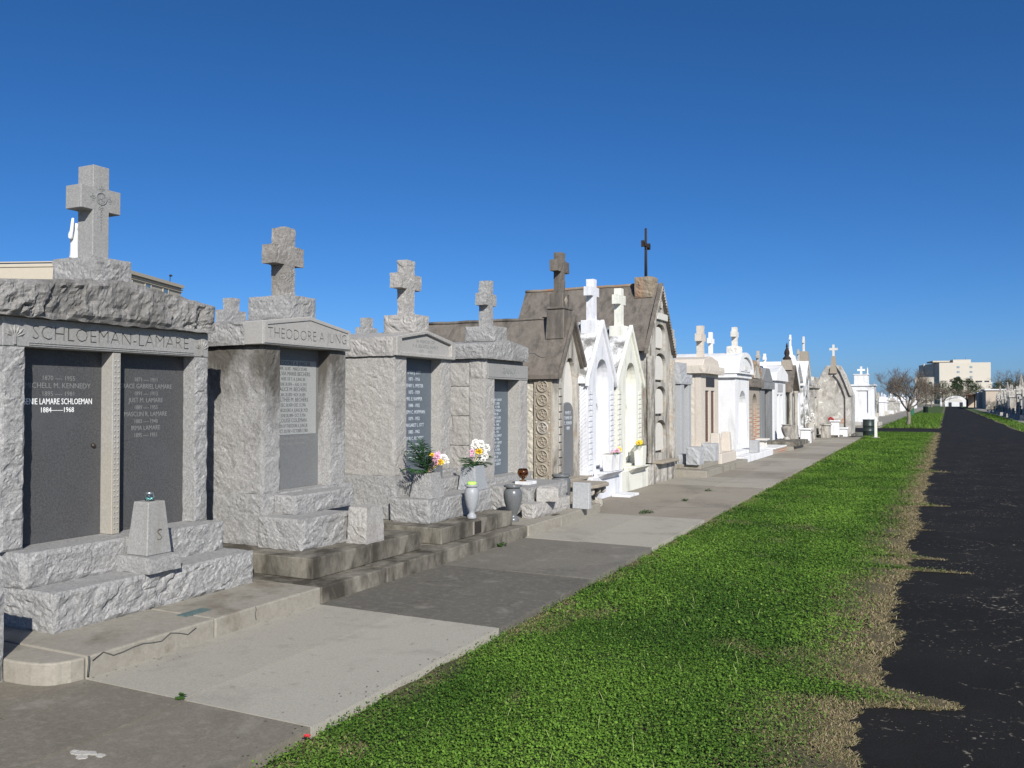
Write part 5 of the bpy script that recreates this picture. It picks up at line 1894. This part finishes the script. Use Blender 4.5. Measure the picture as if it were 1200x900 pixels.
# white tomb past the crossing road
T = thing('white_tomb', 'white stepped tomb with a recessed panel and small crosses, past the crossing road', 'tomb', (-5.2, 67.5, -.05))
MB().box(-6.6, -4.2, 65.8, 68.6, -.05, .22).build('base_slab', PLASTG, T, bevel=.03)
MB().box(-6.25, -4.47, 66.1, 68.3, .221, .55).build('plinth', WHITE, T, bevel=.02)
mb = MB()
mb.plate([(-6.12, .551), (-4.6, .551), (-4.6, 2.75), (-6.12, 2.75)], [[(-5.75, .85), (-5.75, 2.45), (-5.0, 2.45), (-5.0, .85)]], 0, .08)
for v in mb.bm.verts:
    x, a, b = v.co
    v.co = (a, 66.28 - x, b)
mb.build('facade', WHITE, T)
MB().box(-6.12, -4.6, 66.281, 68.1, .551, 2.75).build('wall', WHITE, T)
MB().box(-6.2, -4.52, 66.12, 68.2, 2.751, 2.88).build('cornice', WHITE, T, bevel=.02)
MB().box(-5.95, -5.05, 66.4, 67.9, 2.881, 3.55).build('attic', WHITE, T, bevel=.02)
MB().box(-6.0, -5.0, 66.35, 67.95, 3.551, 3.62).build('attic_cornice', WHITE, T, bevel=.02)
MB().crossv(-5.5, 67.0, 3.621, 4.18, .12, .14, .52, 3.86, 4.0, 0, .1, 0, along='X').build('cross', WHITE, T)
MB().lathe([(.10, 0), (.05, .1), (.06, .3), (.03, .45), (.001, .5)], (-5.1, 67.2, 3.621), 10).build('finial', WHITE, T)

# ------------------------------------------------------------------ second row behind: crosses and a statue show over the first
def rear_tomb(y, label, seed):
    T = thing('granite_tomb', label, 'tomb', (-9.9, y, -.09))
    MB().rock(-10.9, -8.75, y - .68, y + .68, -.09, 2.0, 'xyXY', .02, .09, seed, .06).build('wall', G1, T)
    MB().rock(-11.0, -8.7, y - .74, y + .74, 2.001, 2.23, 'xXyY', .02, .08, seed + 1, .05, gable(y - .74, y + .74, y, 2.001, 2.23, .1)).build('cap', G1, T)
    MB().rock(-9.75, -9.25, y - .2, y + .2, 2.31, 2.55, 'xXyY', .015, .05, seed + 2, .04).build('cross_base', G1, T)
    MB().crossv(-9.5, y, 2.551, 3.22, .16, .17, .46, 2.86, 3.04, .012, .04, seed + 3).build('cross', G1, T)


rear_tomb(9.68, 'granite tomb of the row behind, its cross showing left of the lettered gable tomb', 201)
rear_tomb(13.05, 'granite tomb of the row behind, its cross just showing over the pale tomb', 211)
T = thing('pedestal_tomb', 'tall plain tomb of the row behind that carries the white statue', 'tomb', (-12.4, 8.95, -.09))
MB().box(-13.6, -11.5, 8.1, 9.8, -.09, 2.6).build('wall', PLASTG, T, bevel=.02)
MB().box(-13.7, -11.4, 8.0, 9.9, 2.601, 2.8).build('cornice', PLASTG, T, bevel=.03)
MB().frus((-12.0, 8.95, 2.801), .72, (.5, .5), (.4, .4)).build('pedestal', MARBLE, T, bevel=.02)


def figure(loc):
    me = bpy.data.meshes.new('statue')
    vs = [(0, 0, .48), (0, 0, .62), (0, .01, .74), (0, .0, .80), (0, .01, .86), (0, .015, .93),
          (0, -.08, .75), (.04, -.11, .66), (.06, -.105, .80), (.05, -.085, .93), (.05, -.08, .985),
          (0, .10, .75), (.05, .12, .62), (.10, .05, .56),
          (0, 0, .34), (0, 0, .18), (0, 0, .02)]
    ed = [(0, 1), (1, 2), (2, 3), (3, 4), (4, 5), (2, 6), (6, 7), (7, 8), (8, 9), (9, 10), (2, 11), (11, 12), (12, 13), (0, 14), (14, 15), (15, 16)]
    rad = [.075, .07, .075, .035, .055, .045, .04, .034, .028, .024, .02, .045, .04, .03, .105, .125, .145]
    me.from_pydata(vs, ed, [])
    o = bpy.data.objects.new('statue', me)
    COL.objects.link(o)
    sk = o.modifiers.new('skin', 'SKIN')
    for i, r in enumerate(rad):
        me.skin_vertices[0].data[i].radius = (r, r)
    me.skin_vertices[0].data[0].use_root = True
    sb = o.modifiers.new('sub', 'SUBSURF')
    sb.levels = 3
    sb.render_levels = 3
    dg = bpy.context.evaluated_depsgraph_get()
    dg.update()
    m2 = bpy.data.meshes.new_from_object(o.evaluated_get(dg))
    o.modifiers.clear()
    o.data = m2
    for v in m2.vertices:
        if v.co.z < .6:
            a = math.atan2(v.co.y, v.co.x)
            k = 1 + .10 * math.sin(a * 9 + v.co.z * 5) * (1 - v.co.z / .6)
            v.co.x *= k
            v.co.y *= k
    for p in m2.polygons:
        p.use_smooth = True
    m2.materials.clear()
    m2.materials.append(WHITE)
    o.location = loc
    return setp(o, 'white robed statue with a raised arm, seen left of the near cross', 'statue')


figure((-12.0, 8.95, 3.521))

# ------------------------------------------------------------------ bins, post
D = thing('litter_drum', 'black steel litter drum at the end of the pavement', 'bin', (-3.55, 47.2, -.06))
MB().lathe([(.25, 0), (.265, .01), (.265, .30), (.275, .315), (.275, .335), (.265, .35), (.265, .62), (.275, .635), (.275, .655), (.265, .67), (.265, .98), (.28, 1.0), (.275, 1.02), (.245, 1.02), (.24, .98), (.24, .6), (.002, .58)], (0, 0, 0), 28).build('drum', BLACK, D, world=False, smooth_angle=35)
MB().box(.27, .278, -.06, .02, .55, .72).build('sticker', GBLUE, D, world=False)
D.scale = (1, 1, .82)
P = thing('marker_post', 'cream concrete post at the end of the pavement beside the litter drum', 'post', (-2.98, 43.75, 0))
MB().frus((0, 0, 0), .90, (.13, .13), (.11, .11)).build('shaft', CREAM, P, world=False, bevel=.012)
MB().cbox((0, 0, 0), (.34, .34, .03)).build('footing', CONCP, P, world=False)
for lab, x, y, mt, r, h in (('black bin standing on the far verge past the bare tree', -2.95, 147, BLACK, .35, .95), ('green bin behind the trunk of the bare tree', -3.75, 110, GREENB, .34, 1.1)):
    Bn = thing('litter_bin', lab, 'bin', (x, y, -.06))
    MB().lathe([(r * .85, 0), (r, .03), (r, h * .92), (r * 1.05, h * .93), (r * 1.05, h), (r * .9, h), (r * .85, h * .6), (.01, h * .6)], (0, 0, 0), 18).build('drum', mt, Bn, world=False)
    MB().ring((0, 0, 0), .02, .006, 'Y', 8, 4).build('handle', mt, Bn, world=False).location = (r * 1.05, 0, h * .8)

# ------------------------------------------------------------------ trees
def bare_tree(label, loc, h, spread, seed, levels=5, r0=.10, split=.24, group=None, nsub=3):
    rr = random.Random(seed)
    T = thing('bare_tree', label, 'tree', loc, 0, group)
    mb = MB()
    fork = Vector((rr.uniform(-.05, .05), rr.uniform(-.05, .05), h * split))
    mb.tube([(0, 0, -.05), (0, 0, .1), fork * .55 + Vector((.03, 0, 0)), fork], [r0 * 1.5, r0 * 1.1, r0 * .9, r0 * .95], 8)
    mb.build('trunk', BARK, T, world=False)
    tm = MB()
    lm = MB()

    def grow(p, d, L, r, lev):
        n = 3
        pts = [p]
        for i in range(n):
            d = (d + Vector((rr.gauss(0, .14), rr.gauss(0, .14), rr.gauss(.06, .08)))).normalized()
            pts.append(pts[-1] + d * L / n)
        (lm if lev < 2 else tm).tube(pts, [r, r * .85, r * .7, r * .55], 5 if lev < 2 else 3)
        if lev >= levels:
            return
        k = nsub + (1 if lev >= 2 else 0)
        for i in range(k):
            t = rr.uniform(.35, 1.0) if i else 1.0
            q = pts[0].lerp(pts[-1], t) if t < 1 else pts[-1]
            j = min(2, int(t * 3))
            q = pts[j].lerp(pts[j + 1], min(1, t * 3 - j))
            ax = Vector((rr.gauss(0, 1), rr.gauss(0, 1), rr.gauss(0, .6))).normalized()
            nd = (d + ax * rr.uniform(.45, .85)).normalized()
            if nd.z < -.1:
                nd.z *= -.3
            grow(q, nd, L * rr.uniform(.60, .78), max(r * .56, .0045), lev + 1)
    nl = 7
    for i in range(nl):
        a = 2 * PI * i / nl + rr.uniform(-.3, .3)
        el = rr.uniform(.55, 1.25)
        d = Vector((math.cos(a) * math.cos(el) * spread, math.sin(a) * math.cos(el) * spread, math.sin(el))).normalized()
        grow(fork, d, h * .30, r0 * .5, 0)
    lm.build('limbs', BARK, T, world=False, normals=False)
    tm.build('twigs', TWIG, T, world=False, normals=False)
    return T


bare_tree('leafless spreading tree with a pale trunk on the grass past the crossing road', (-2.44, 66.9, -.05), 4.15, 1.25, 5, 5, .13)
bare_tree('tall leafless tree behind the low tan building at the right edge', (12.9, 212, -.1), 9.5, 1.1, 9, 4, .22)
for i, (x, y, h) in enumerate(((-7.5, 255, 8.2), (-4.0, 275, 7.6), (-1.2, 305, 7.4), (-11, 235, 7.0), (4.3, 330, 7.5))):
    bare_tree(('brownish leafless tree far off, left end of the clump before the hospital', 'brownish leafless tree far off, second of the clump before the hospital',
               'brownish leafless tree far off, right part of the clump left of the road end', 'brownish leafless tree far off behind the distant white tombs', 'brownish leafless tree far off beside the white gatehouse')[i],
              (x, y, -.1), h, 1.3, 30 + i, 4, .2, .2, 'far leafless trees before the hospital')


def leaf_tree(name, label, loc, h, w, seed, trunk_h, dark, light, n=2600, clumps=16, pine=False, group=None):
    rr = np.random.default_rng(seed)
    r2 = random.Random(seed)
    T = thing(name, label, 'tree', loc, 0, group)
    mb = MB()
    mb.tube([(0, 0, -.1), (.1, 0, h * .35), (-.05, .05, h * .7), (0, 0, h * .9)], [.03 * h, .024 * h, .015 * h, .006 * h], 7)
    cs = []
    for i in range(clumps):
        t = (i + .5) / clumps
        a = i * 2.4 + r2.uniform(-.4, .4)
        z = trunk_h + (h - trunk_h) * (t ** .85)
        q = w * .5 * (math.sin(PI * (.16 + .80 * t)) if not pine else (1.05 - t)) * r2.uniform(.45, 1)
        c = Vector((q * math.cos(a), q * math.sin(a), z))
        cs.append((c, w * r2.uniform(.13, .24)))
        mb.tube([(0, 0, z * .75), tuple(c * .6 + Vector((0, 0, z * .32))), tuple(c)], [.010 * h, .006 * h, .002 * h], 4)
    mb.build('trunk', BARK, T, world=False, normals=False)
    V, C = [], []
    for c, r in cs:
        m = n // clumps
        d = rr.normal(size=(m, 3))
        d /= np.linalg.norm(d, axis=1)[:, None]
        p = np.array(c) + d * (r * rr.uniform(.3, 1.08, m) ** .6)[:, None] * np.array((1.15, 1.15, .75 if not pine else .5))
        s = h * .018 * rr.uniform(.6, 1.4, m)
        a1 = rr.normal(size=(m, 3))
        a1 /= np.linalg.norm(a1, axis=1)[:, None]
        a2 = np.cross(a1, d)
        a2 /= np.linalg.norm(a2, axis=1)[:, None] + 1e-9
        q = np.stack([p - a1 * s[:, None], p + a2 * s[:, None] * .6, p + a1 * s[:, None], p - a2 * s[:, None] * .6], 1)
        V.append(q.reshape(-1, 3))
        f = rr.uniform(0, 1, m)[:, None] * .8 + rr.uniform(0, .35)
        col = np.array(dark) * (1 - np.clip(f, 0, 1)) + np.array(light) * np.clip(f, 0, 1)
        C.append(np.repeat(col, 4, 0))
    o = np_mesh('crown', np.concatenate(V), 4, CROWN, np.concatenate(C))
    o.parent = T
    return T


far = [(3.5, 372, 10.6, 5.2, 4.6, True, 'tall dark pine standing above the far trees before the hospital'),
       (-1.5, 352, 8.4, 8.5, .8, False, 'round dark evergreen left of the tall pine'), (2.6, 356, 7.8, 8.5, .6, False, 'low dark evergreen below the tall pine'),
       (7.0, 362, 9.8, 7.2, 1.0, False, 'dark evergreen right of the tall pine, peaked'), (9.8, 372, 8.2, 6.5, .8, False, 'dark evergreen just left of the low tan building'),
       (-6.5, 330, 7.6, 8.5, 1.2, False, 'dull green evergreen behind the brown leafless clump'),
       (13.6, 300, 7.2, 5.4, 1.4, False, 'dark evergreen above the roof of the low tan building, left one'), (16.6, 305, 8.2, 6.2, 1.4, False, 'dark evergreen above the roof of the low tan building, middle one'),
       (20.0, 310, 7.6, 6.0, 1.4, False, 'dark evergreen above the roof of the low tan building, right one')]
for i, (x, y, h, w, th, pn, lb) in enumerate(far):
    leaf_tree('pine_tree' if pn else 'evergreen_tree', lb, (x, y, -.1), h, w, 60 + i, th, (.014, .026, .011), (.045, .07, .028), 3000, 22, False)

# ------------------------------------------------------------------ buildings far off
def prism_thing(name, label, pts, z0, z1, mat, cat='building'):
    cx = sum(p[0] for p in pts) / len(pts)
    cy = sum(p[1] for p in pts) / len(pts)
    T = thing(name, label, cat, (cx, cy, z0))
    MB().pz(pts, z0, z1).build('wall', mat, T)
    return T


def face_box(mb, p, d, nrm, a0, a1, z0, z1, out0, out1):
    """box lying on a wall through p running along d with outward normal nrm"""
    d = Vector((d[0], d[1], 0)).normalized()
    nn = Vector((nrm[0], nrm[1], 0)).normalized()
    p = Vector((p[0], p[1], 0))
    q = [p + d * a + nn * o for a, o in ((a0, out0), (a1, out0), (a1, out1), (a0, out1))]
    return mb.pz([(v.x, v.y) for v in q], z0, z1)


# hospital
c0 = Vector((-4.2, 600))
dr = Vector((28.2, 6.0)).normalized()
dl = Vector((-12.6, 42)).normalized()
nr_ = Vector((dr.y, -dr.x))
nl_ = Vector((-dl.y, dl.x))
if nl_.x > 0:
    nl_ = -nl_
A = c0
Bp = c0 + dr * 28.8
Dp = c0 + dl * 43.8
Cp = Bp + dl * 43.8
T = prism_thing('hospital_building', 'big pale hospital block above the far end of the road', [tuple(A), tuple(Bp), tuple(Cp), tuple(Dp)], 14.2, 25.4, HOSP)
pa = A - dr * 2.5 - nl_ * 0
MB().pz([tuple(A + nr_ * 2 - dr * .2), tuple(Bp + nr_ * 2 + dr * .3), tuple(Cp), tuple(Dp)], 0, 13.2).build('podium', HOSP, T)
MB().pz([tuple(A + dr * .4 - nr_ * .6), tuple(Bp - dr * .4 - nr_ * .6), tuple(Cp), tuple(Dp)], 13.2, 14.2).build('window_band', WIN, T)
mb = MB()
for a0, a1 in ((0, .5), (4.6, 5.3), (14.2, 15.0), (19.2, 20.2), (24.0, 25.2), (27.9, 28.8)):
    face_box(mb, A, dr, nr_, a0, a1, 13.2, 14.2, -.7, .0)
face_box(mb, A, dr, nr_, .5, 14.2, 13.2, 13.8, -.7, -.02)
mb.build('pier', HOSP, T)
for a in (10.6, 17.8):
    for z in (22.0, 19.0, 15.9):
        w = face_box(MB(), A, dr, nr_, a - .75, a + .75, z, z + 1.2, .01, .06).build('window', WINB, T)
        mb = MB()
        face_box(mb, A, dr, nr_, a - .12, a + .12, z, z + 1.2, .061, .12)
        mb.build('frame', HOSP, w)
mb = MB()
face_box(mb, A, dr, nr_, 8.0, 18.0, 25.4, 27.3, -9, -.8)
mb.build('penthouse', HOSP, T)
mb = MB()
face_box(mb, A, dr, nr_, -2.5, 8.0, 26.0, 26.9, -24, -6)
mb.build('roof_canopy', BEIGEG, T)
mb = MB()
for a in (10, 16):
    face_box(mb, A, dr, nr_, a, a + .12, 27.3, 29.0, -5.1, -5)
mb.build('mast', WIN, T)
for a in (10, 30):
    face_box(MB(), A, dl, nl_, a, a + 1.4, 14.2, 26.0, 0, .8).build('pilaster', HOSP, T)
T2 = prism_thing('annex_building', 'pale low annex left of the hospital behind the leafless trees', [(-16.6, 560), (-7.0, 560), (-7.0, 585), (-16.6, 585)], -.1, 15.2, HOSP)
MB().box(-16.8, -6.8, 559.8, 585.2, 15.2, 15.6).build('parapet', HOSP, T2)
for k in range(3):
    MB().box(-15.6 + k * 3.1, -14.0 + k * 3.1, 559.9, 559.99, 11.6, 12.8).build('window', WIN, T2)

# white gatehouse at the end of the road
T = thing('gatehouse', 'low white gatehouse with an arched gable at the end of the road', 'building', (2.4, 318, -.1))
arc = [(2.4 + 3.1 * math.cos(a), 1.5 + 1.9 * math.sin(a)) for a in np.linspace(0, PI, 13)]
MB().py([(-.7, -.1), (5.5, -.1)] + arc, 316, 320).build('wall', WHITE, T)
MB().py([(2.4 + 2.0 * math.cos(a), 1.6 + 1.1 * math.sin(a)) for a in np.linspace(0, PI, 11)], 315.93, 315.99).build('tympanum', MARBLE, T)
for x in (.4, 3.6):
    MB().box(x, x + .9, 315.92, 315.98, -.1, 1.3).build('door', WIN, T)
for lab, x in (('white gate pier left of the gatehouse', -1.5), ('white gate pier right of the gatehouse', 6.4)):
    G = thing('gate_pier', lab, 'pier', (x, 312, -.1))
    MB().cbox((0, 0, 0), (.9, .9, 2.3)).build('shaft', WHITE, G, world=False)
    MB().frus((0, 0, 2.3), .4, (1.1, 1.1), (.4, .4)).build('cap', WHITE, G, world=False)

# low tan building at the right
T = thing('low_building', 'low flat-roofed tan building beyond the tombs on the right', 'building', (13, 232, -.1))
MB().box(7.75, 19.5, 222, 244, -.1, 4.1).build('wall', TANB, T)
MB().box(7.5, 19.8, 221.7, 244.3, 4.1, 4.4).build('roof', WHITE, T)
w2 = MB().box(6.9, 8.6, 244.31, 262, -.1, 3.7).build('wing', TANB, T)
MB().box(6.7, 8.8, 244.32, 262.2, 3.7, 3.95).build('roof', WHITE, w2)
P = thing('porch', 'dark open porch with a lit tan back wall, left end of the low tan building', 'building', (5.8, 265, -.1))
MB().box(4.7, 8.4, 268, 268.3, -.1, 3.3).build('back_wall', TANB, P)
MB().box(4.5, 8.6, 262.3, 268.6, 3.3, 3.6).build('roof', BROWN, P)
for x in (4.7, 6.4, 8.0):
    MB().box(x, x + .3, 262.5, 262.8, -.1, 3.3).build('column', BROWN, P)
MB().box(4.6, 4.75, 262.8, 268, -.1, 3.3).build('side_wall', BROWN, P)

# beige building far off to the left
c0 = Vector((-70.2, 54.4))
dr = Vector((-.371, .928))
dl = Vector((-.928, -.371))
nr_ = Vector((.928, .371))
nl_ = Vector((.371, -.928))
A, Bp = c0, c0 + dr * 17.2
Dp = c0 + dl * 60
Cp = Bp + dl * 60
T = prism_thing('flat_roof_building', 'long beige flat-roofed building rising behind the nearest tomb', [tuple(A), tuple(Bp), tuple(Cp), tuple(Dp)], -.1, 14.45, BEIGE)
mb = MB()
for z0, z1, o in ((14.3, 14.65, .28), (14.05, 14.15, .14), (13.86, 13.93, .12)):
    face_box(mb, A, dr, nr_, -.28, 17.4, z0, z1, -.5, o)
    if z0 > 14:
        face_box(mb, A, dl, nl_, .52, 60, z0 + .25, z1, -.5, .1)
mb.build('cornice', BEIGE, T)
for a in (1.5, 5.4, 9.2, 13.0):
    w = face_box(MB(), A, dr, nr_, a, a + 1.1, 12.85, 13.7, .005, .05).build('window', WINB, T)
    mb = MB()
    face_box(mb, A, dr, nr_, a - .12, a, 12.7, 13.78, .005, .09)
    face_box(mb, A, dr, nr_, a + 1.1, a + 1.22, 12.7, 13.78, .005, .09)
    mb.build('frame', BEIGE, w)
for a in range(10):
    face_box(MB(), A, dl, nl_, 1.5 + a * 4.6, 3.9 + a * 4.6, 12.2, 12.95, .005, .05).build('window', WINB, T)
mb = MB()
q = A + dr * 15.2 - nr_ * .3
mb.tube([(q.x, q.y, 14.5), (q.x, q.y, 15.35)], [.04, .04], 6)
mb.ball((q.x + .1, q.y, 15.45), .2, 1, (1.3, .8, .7))
mb.build('roof_lamp', IRON, T)

# ------------------------------------------------------------------ distant tombs left and right of the road
sheet('far_pavement', SLAB if False else CONCP, [(-6.4, 61.6), (-3.9, 61.6), (-4.9, 320), (-7.4, 320)], -.04, thick=.05)
sheet('right_pavement', CONCP, [(5.3, 8), (7.0, 8), (7.0, 320), (5.3, 320)], -.03, thick=.06)


def proto(kind, mat, label, group):
    T = thing('distant_tomb', label, 'tomb', (0, 0, 0), 0, group)
    if kind == 'gable':
        MB().box(-1.1, 1.0, -.75, .75, 0, 1.9).build('wall', mat, T, world=False)
        MB().px([(-.85, 1.9), (.85, 1.9), (0, 2.65)], -1.15, 1.08).build('roof', mat, T, world=False)
        MB().box(1.0, 1.03, -.4, .4, .5, 1.6).build('tablet', MARBLE, T, world=False)
        MB().crossv(.7, 0, 2.5, 3.2, .12, .14, .44, 2.85, 3.0, 0, .1).build('cross', mat, T, world=False)
    elif kind == 'flat':
        MB().box(-1.1, 1.0, -.8, .8, 0, 1.75).build('wall', mat, T, world=False)
        MB().box(-1.2, 1.12, -.9, .9, 1.75, 1.98).build('cap', mat, T, world=False)
        MB().box(.3, .9, -.3, .3, 1.98, 2.2).build('cross_base', mat, T, world=False)
        MB().crossv(.6, 0, 2.2, 2.95, .14, .16, .46, 2.6, 2.76, 0, .1).build('cross', mat, T, world=False)
    elif kind == 'spire':
        MB().box(-1.0, .9, -.7, .7, 0, 2.1).build('wall', mat, T, world=False)
        MB().px([(-.8, 2.1), (.8, 2.1), (.25, 2.8), (-.25, 2.8)], -1.05, .95).build('roof', mat, T, world=False)
        MB().frus((.5, 0, 2.78), 1.1, (.4, .4), (.06, .06)).build('spire', mat, T, world=False)
        MB().box(.9, .93, -.35, .35, .5, 1.7).build('tablet', WIN, T, world=False)
    elif kind == 'low':
        MB().box(-1.1, 1.0, -.6, .6, 0, .55).build('wall', mat, T, world=False)
        MB().box(-.6, -.3, -.35, .35, .55, 1.35).build('headstone', mat, T, world=False)
        MB().box(-1.15, 1.05, -.65, .65, .0, .12).build('kerb', PLASTG, T, world=False)
    return T


def copy_thing(o, loc, rz, sc=1.0):
    c = o.copy()
    COL.objects.link(c)
    c.location = loc
    c.rotation_euler = (0, 0, rz)
    c.scale = (sc, sc, sc)
    for ch in list(o.children):
        d = ch.copy()
        COL.objects.link(d)
        d.parent = c
        for g_ in list(ch.children):
            e = g_.copy()
            COL.objects.link(e)
            e.parent = d
    return c


PR = [(proto('gable', WHITE, 'distant small white gabled tomb among the tombs left of the far road', 'distant white gabled tombs, left'), 'gable'),
      (proto('flat', PLASTG, 'distant small grey flat-capped tomb among the tombs left of the far road', 'distant grey flat tombs, left'), 'flat'),
      (proto('spire', PLAST, 'distant small weathered tomb with a spire left of the far road', 'distant spired tombs, left'), 'spire'),
      (proto('flat', WHITE, 'distant small white flat-capped tomb among the tombs left of the far road', 'distant white flat tombs, left'), 'flat'),
      (proto('low', GTAN, 'distant low tan grave box with a headstone left of the far road', 'distant low graves, left'), 'low'),
      (proto('low', WHITE, 'distant low white grave box with a headstone left of the far road', 'distant low white graves, left'), 'low')]
rl = random.Random(21)
spots = []
for row, x in enumerate((-7.6, -10.4, -13.4, -17)):
    y = 82 + row * 2.5
    while y < 250 - row * 10:
        spots.append((x + rl.uniform(-.3, .3), y, row))
        y += rl.uniform(2.6, 4.6) * (1 + y / 240)
used = set()
for x, y, row in spots:
    k = rl.choices(range(6), (4, 3, 2, 3, 3, 3) if row == 0 else (4, 3, 2, 3, .5, .5))[0]
    rz = rl.uniform(-.04, .04)
    sc = rl.uniform(.75, 1.0)
    p = PR[k][0]
    if k not in used:
        used.add(k)
        p.location = (x, y, -.09)
        p.rotation_euler = (0, 0, rz)
    else:
        copy_thing(p, (x, y, -.09), rz, sc)
PR2 = [proto('spire', PLAST, 'distant pale spired tomb of the right-hand row seen from its shaded side', 'distant spired tombs, right'),
       proto('flat', PLASTG, 'distant grey flat-capped tomb of the right-hand row seen from its shaded side', 'distant grey tombs, right'),
       proto('gable', PLAST, 'distant weathered gabled tomb of the right-hand row seen from its shaded side', 'distant gabled tombs, right'),
       proto('low', PLASTG, 'distant low grey grave box in front of the right-hand tombs', 'distant low graves, right')]
used = set()
y = 88.0
i = 0
while y < 160:
    k = (1, 0, 2, 0, 2, 1, 2)[i % 7]
    p = PR2[k]
    loc = (8.1 + rl.uniform(-.2, .2), y, -.09)
    if k not in used:
        used.add(k)
        p.location = loc
        p.rotation_euler = (0, 0, PI)
    else:
        copy_thing(p, loc, PI + rl.uniform(-.03, .03), rl.uniform(.95, 1.25))
    if i % 2 == 0:
        l2 = (6.35, y + 1.2, -.03)
        if 3 not in used:
            used.add(3)
            PR2[3].location = l2
            PR2[3].rotation_euler = (0, 0, PI)
            PR2[3].scale = (.6, .8, .9)
        else:
            copy_thing(PR2[3], l2, PI, .7)
    y += rl.uniform(2.6, 3.8)
    i += 1
mb = MB().lathe([(.03, 0), (.03, 1.15), (.06, 1.16), (.06, 1.32), (.001, 1.36)], (6.05, 92.5, -.06), 8)
single('sign_post', mb, IRON, 'thin black post at the right edge of the picture by the far tombs', 'post', (6.05, 92.5, -.06))
for i, (x, y) in enumerate(((6.6, 150), (6.5, 128), (6.7, 172))):
    leaf_tree('shrub', ('dark clipped shrub before the right-hand tombs, farthest', 'dark clipped shrub before the right-hand tombs, nearest', 'dark clipped shrub before the right-hand tombs, in the middle')[(2, 1, 0)[i]],
              (x, y, -.06), 1.7, 1.9, 90 + i, .3, (.015, .03, .012), (.04, .065, .025), 900, 10)

# ------------------------------------------------------------------ light, sky, camera
S = Vector((1, -1.12, .89)).normalized()
el = math.asin(S.z)
sun = bpy.data.lights.new('sun', 'SUN')
sun.energy = 5.0
sun.angle = R(.5)
sun.color = (1, .965, .90)
so = bpy.data.objects.new('sun', sun)
COL.objects.link(so)
so.rotation_euler = S.to_track_quat('Z', 'Y').to_euler()
so.location = (30, -30, 40)
w = bpy.data.worlds.new('World')
scene.world = w
w.use_nodes = True
nt = w.node_tree
bg = nt.nodes['Background']
sk = nt.nodes.new('ShaderNodeTexSky')
sk.sky_type = 'NISHITA'
sk.sun_disc = False
sk.sun_elevation = el
sk.sun_rotation = math.atan2(S.x, S.y)
sk.altitude = 0
sk.air_density = .6
sk.dust_density = .9
sk.ozone_density = 8.0
hs = nt.nodes.new('ShaderNodeHueSaturation')
hs.inputs['Saturation'].default_value = 1.12
nt.links.new(sk.outputs[0], hs.inputs['Color'])
nt.links.new(hs.outputs[0], bg.inputs[0])
bg.inputs[1].default_value = .092

cam = bpy.data.cameras.new('camera')
cam.sensor_width = 36
cam.lens = 36 * 1020 / 1200
cam.clip_end = 3000
cam.clip_start = .05
co = bpy.data.objects.new('camera', cam)
COL.objects.link(co)
co.location = (0, 0, 1.7)
co.rotation_euler = (R(90 + 1.1233), 0, R(26.5606))
scene.camera = co
scene.view_settings.view_transform = 'Standard'
scene.view_settings.look = 'None'
scene.view_settings.exposure = .32
scene.view_settings.gamma = 1
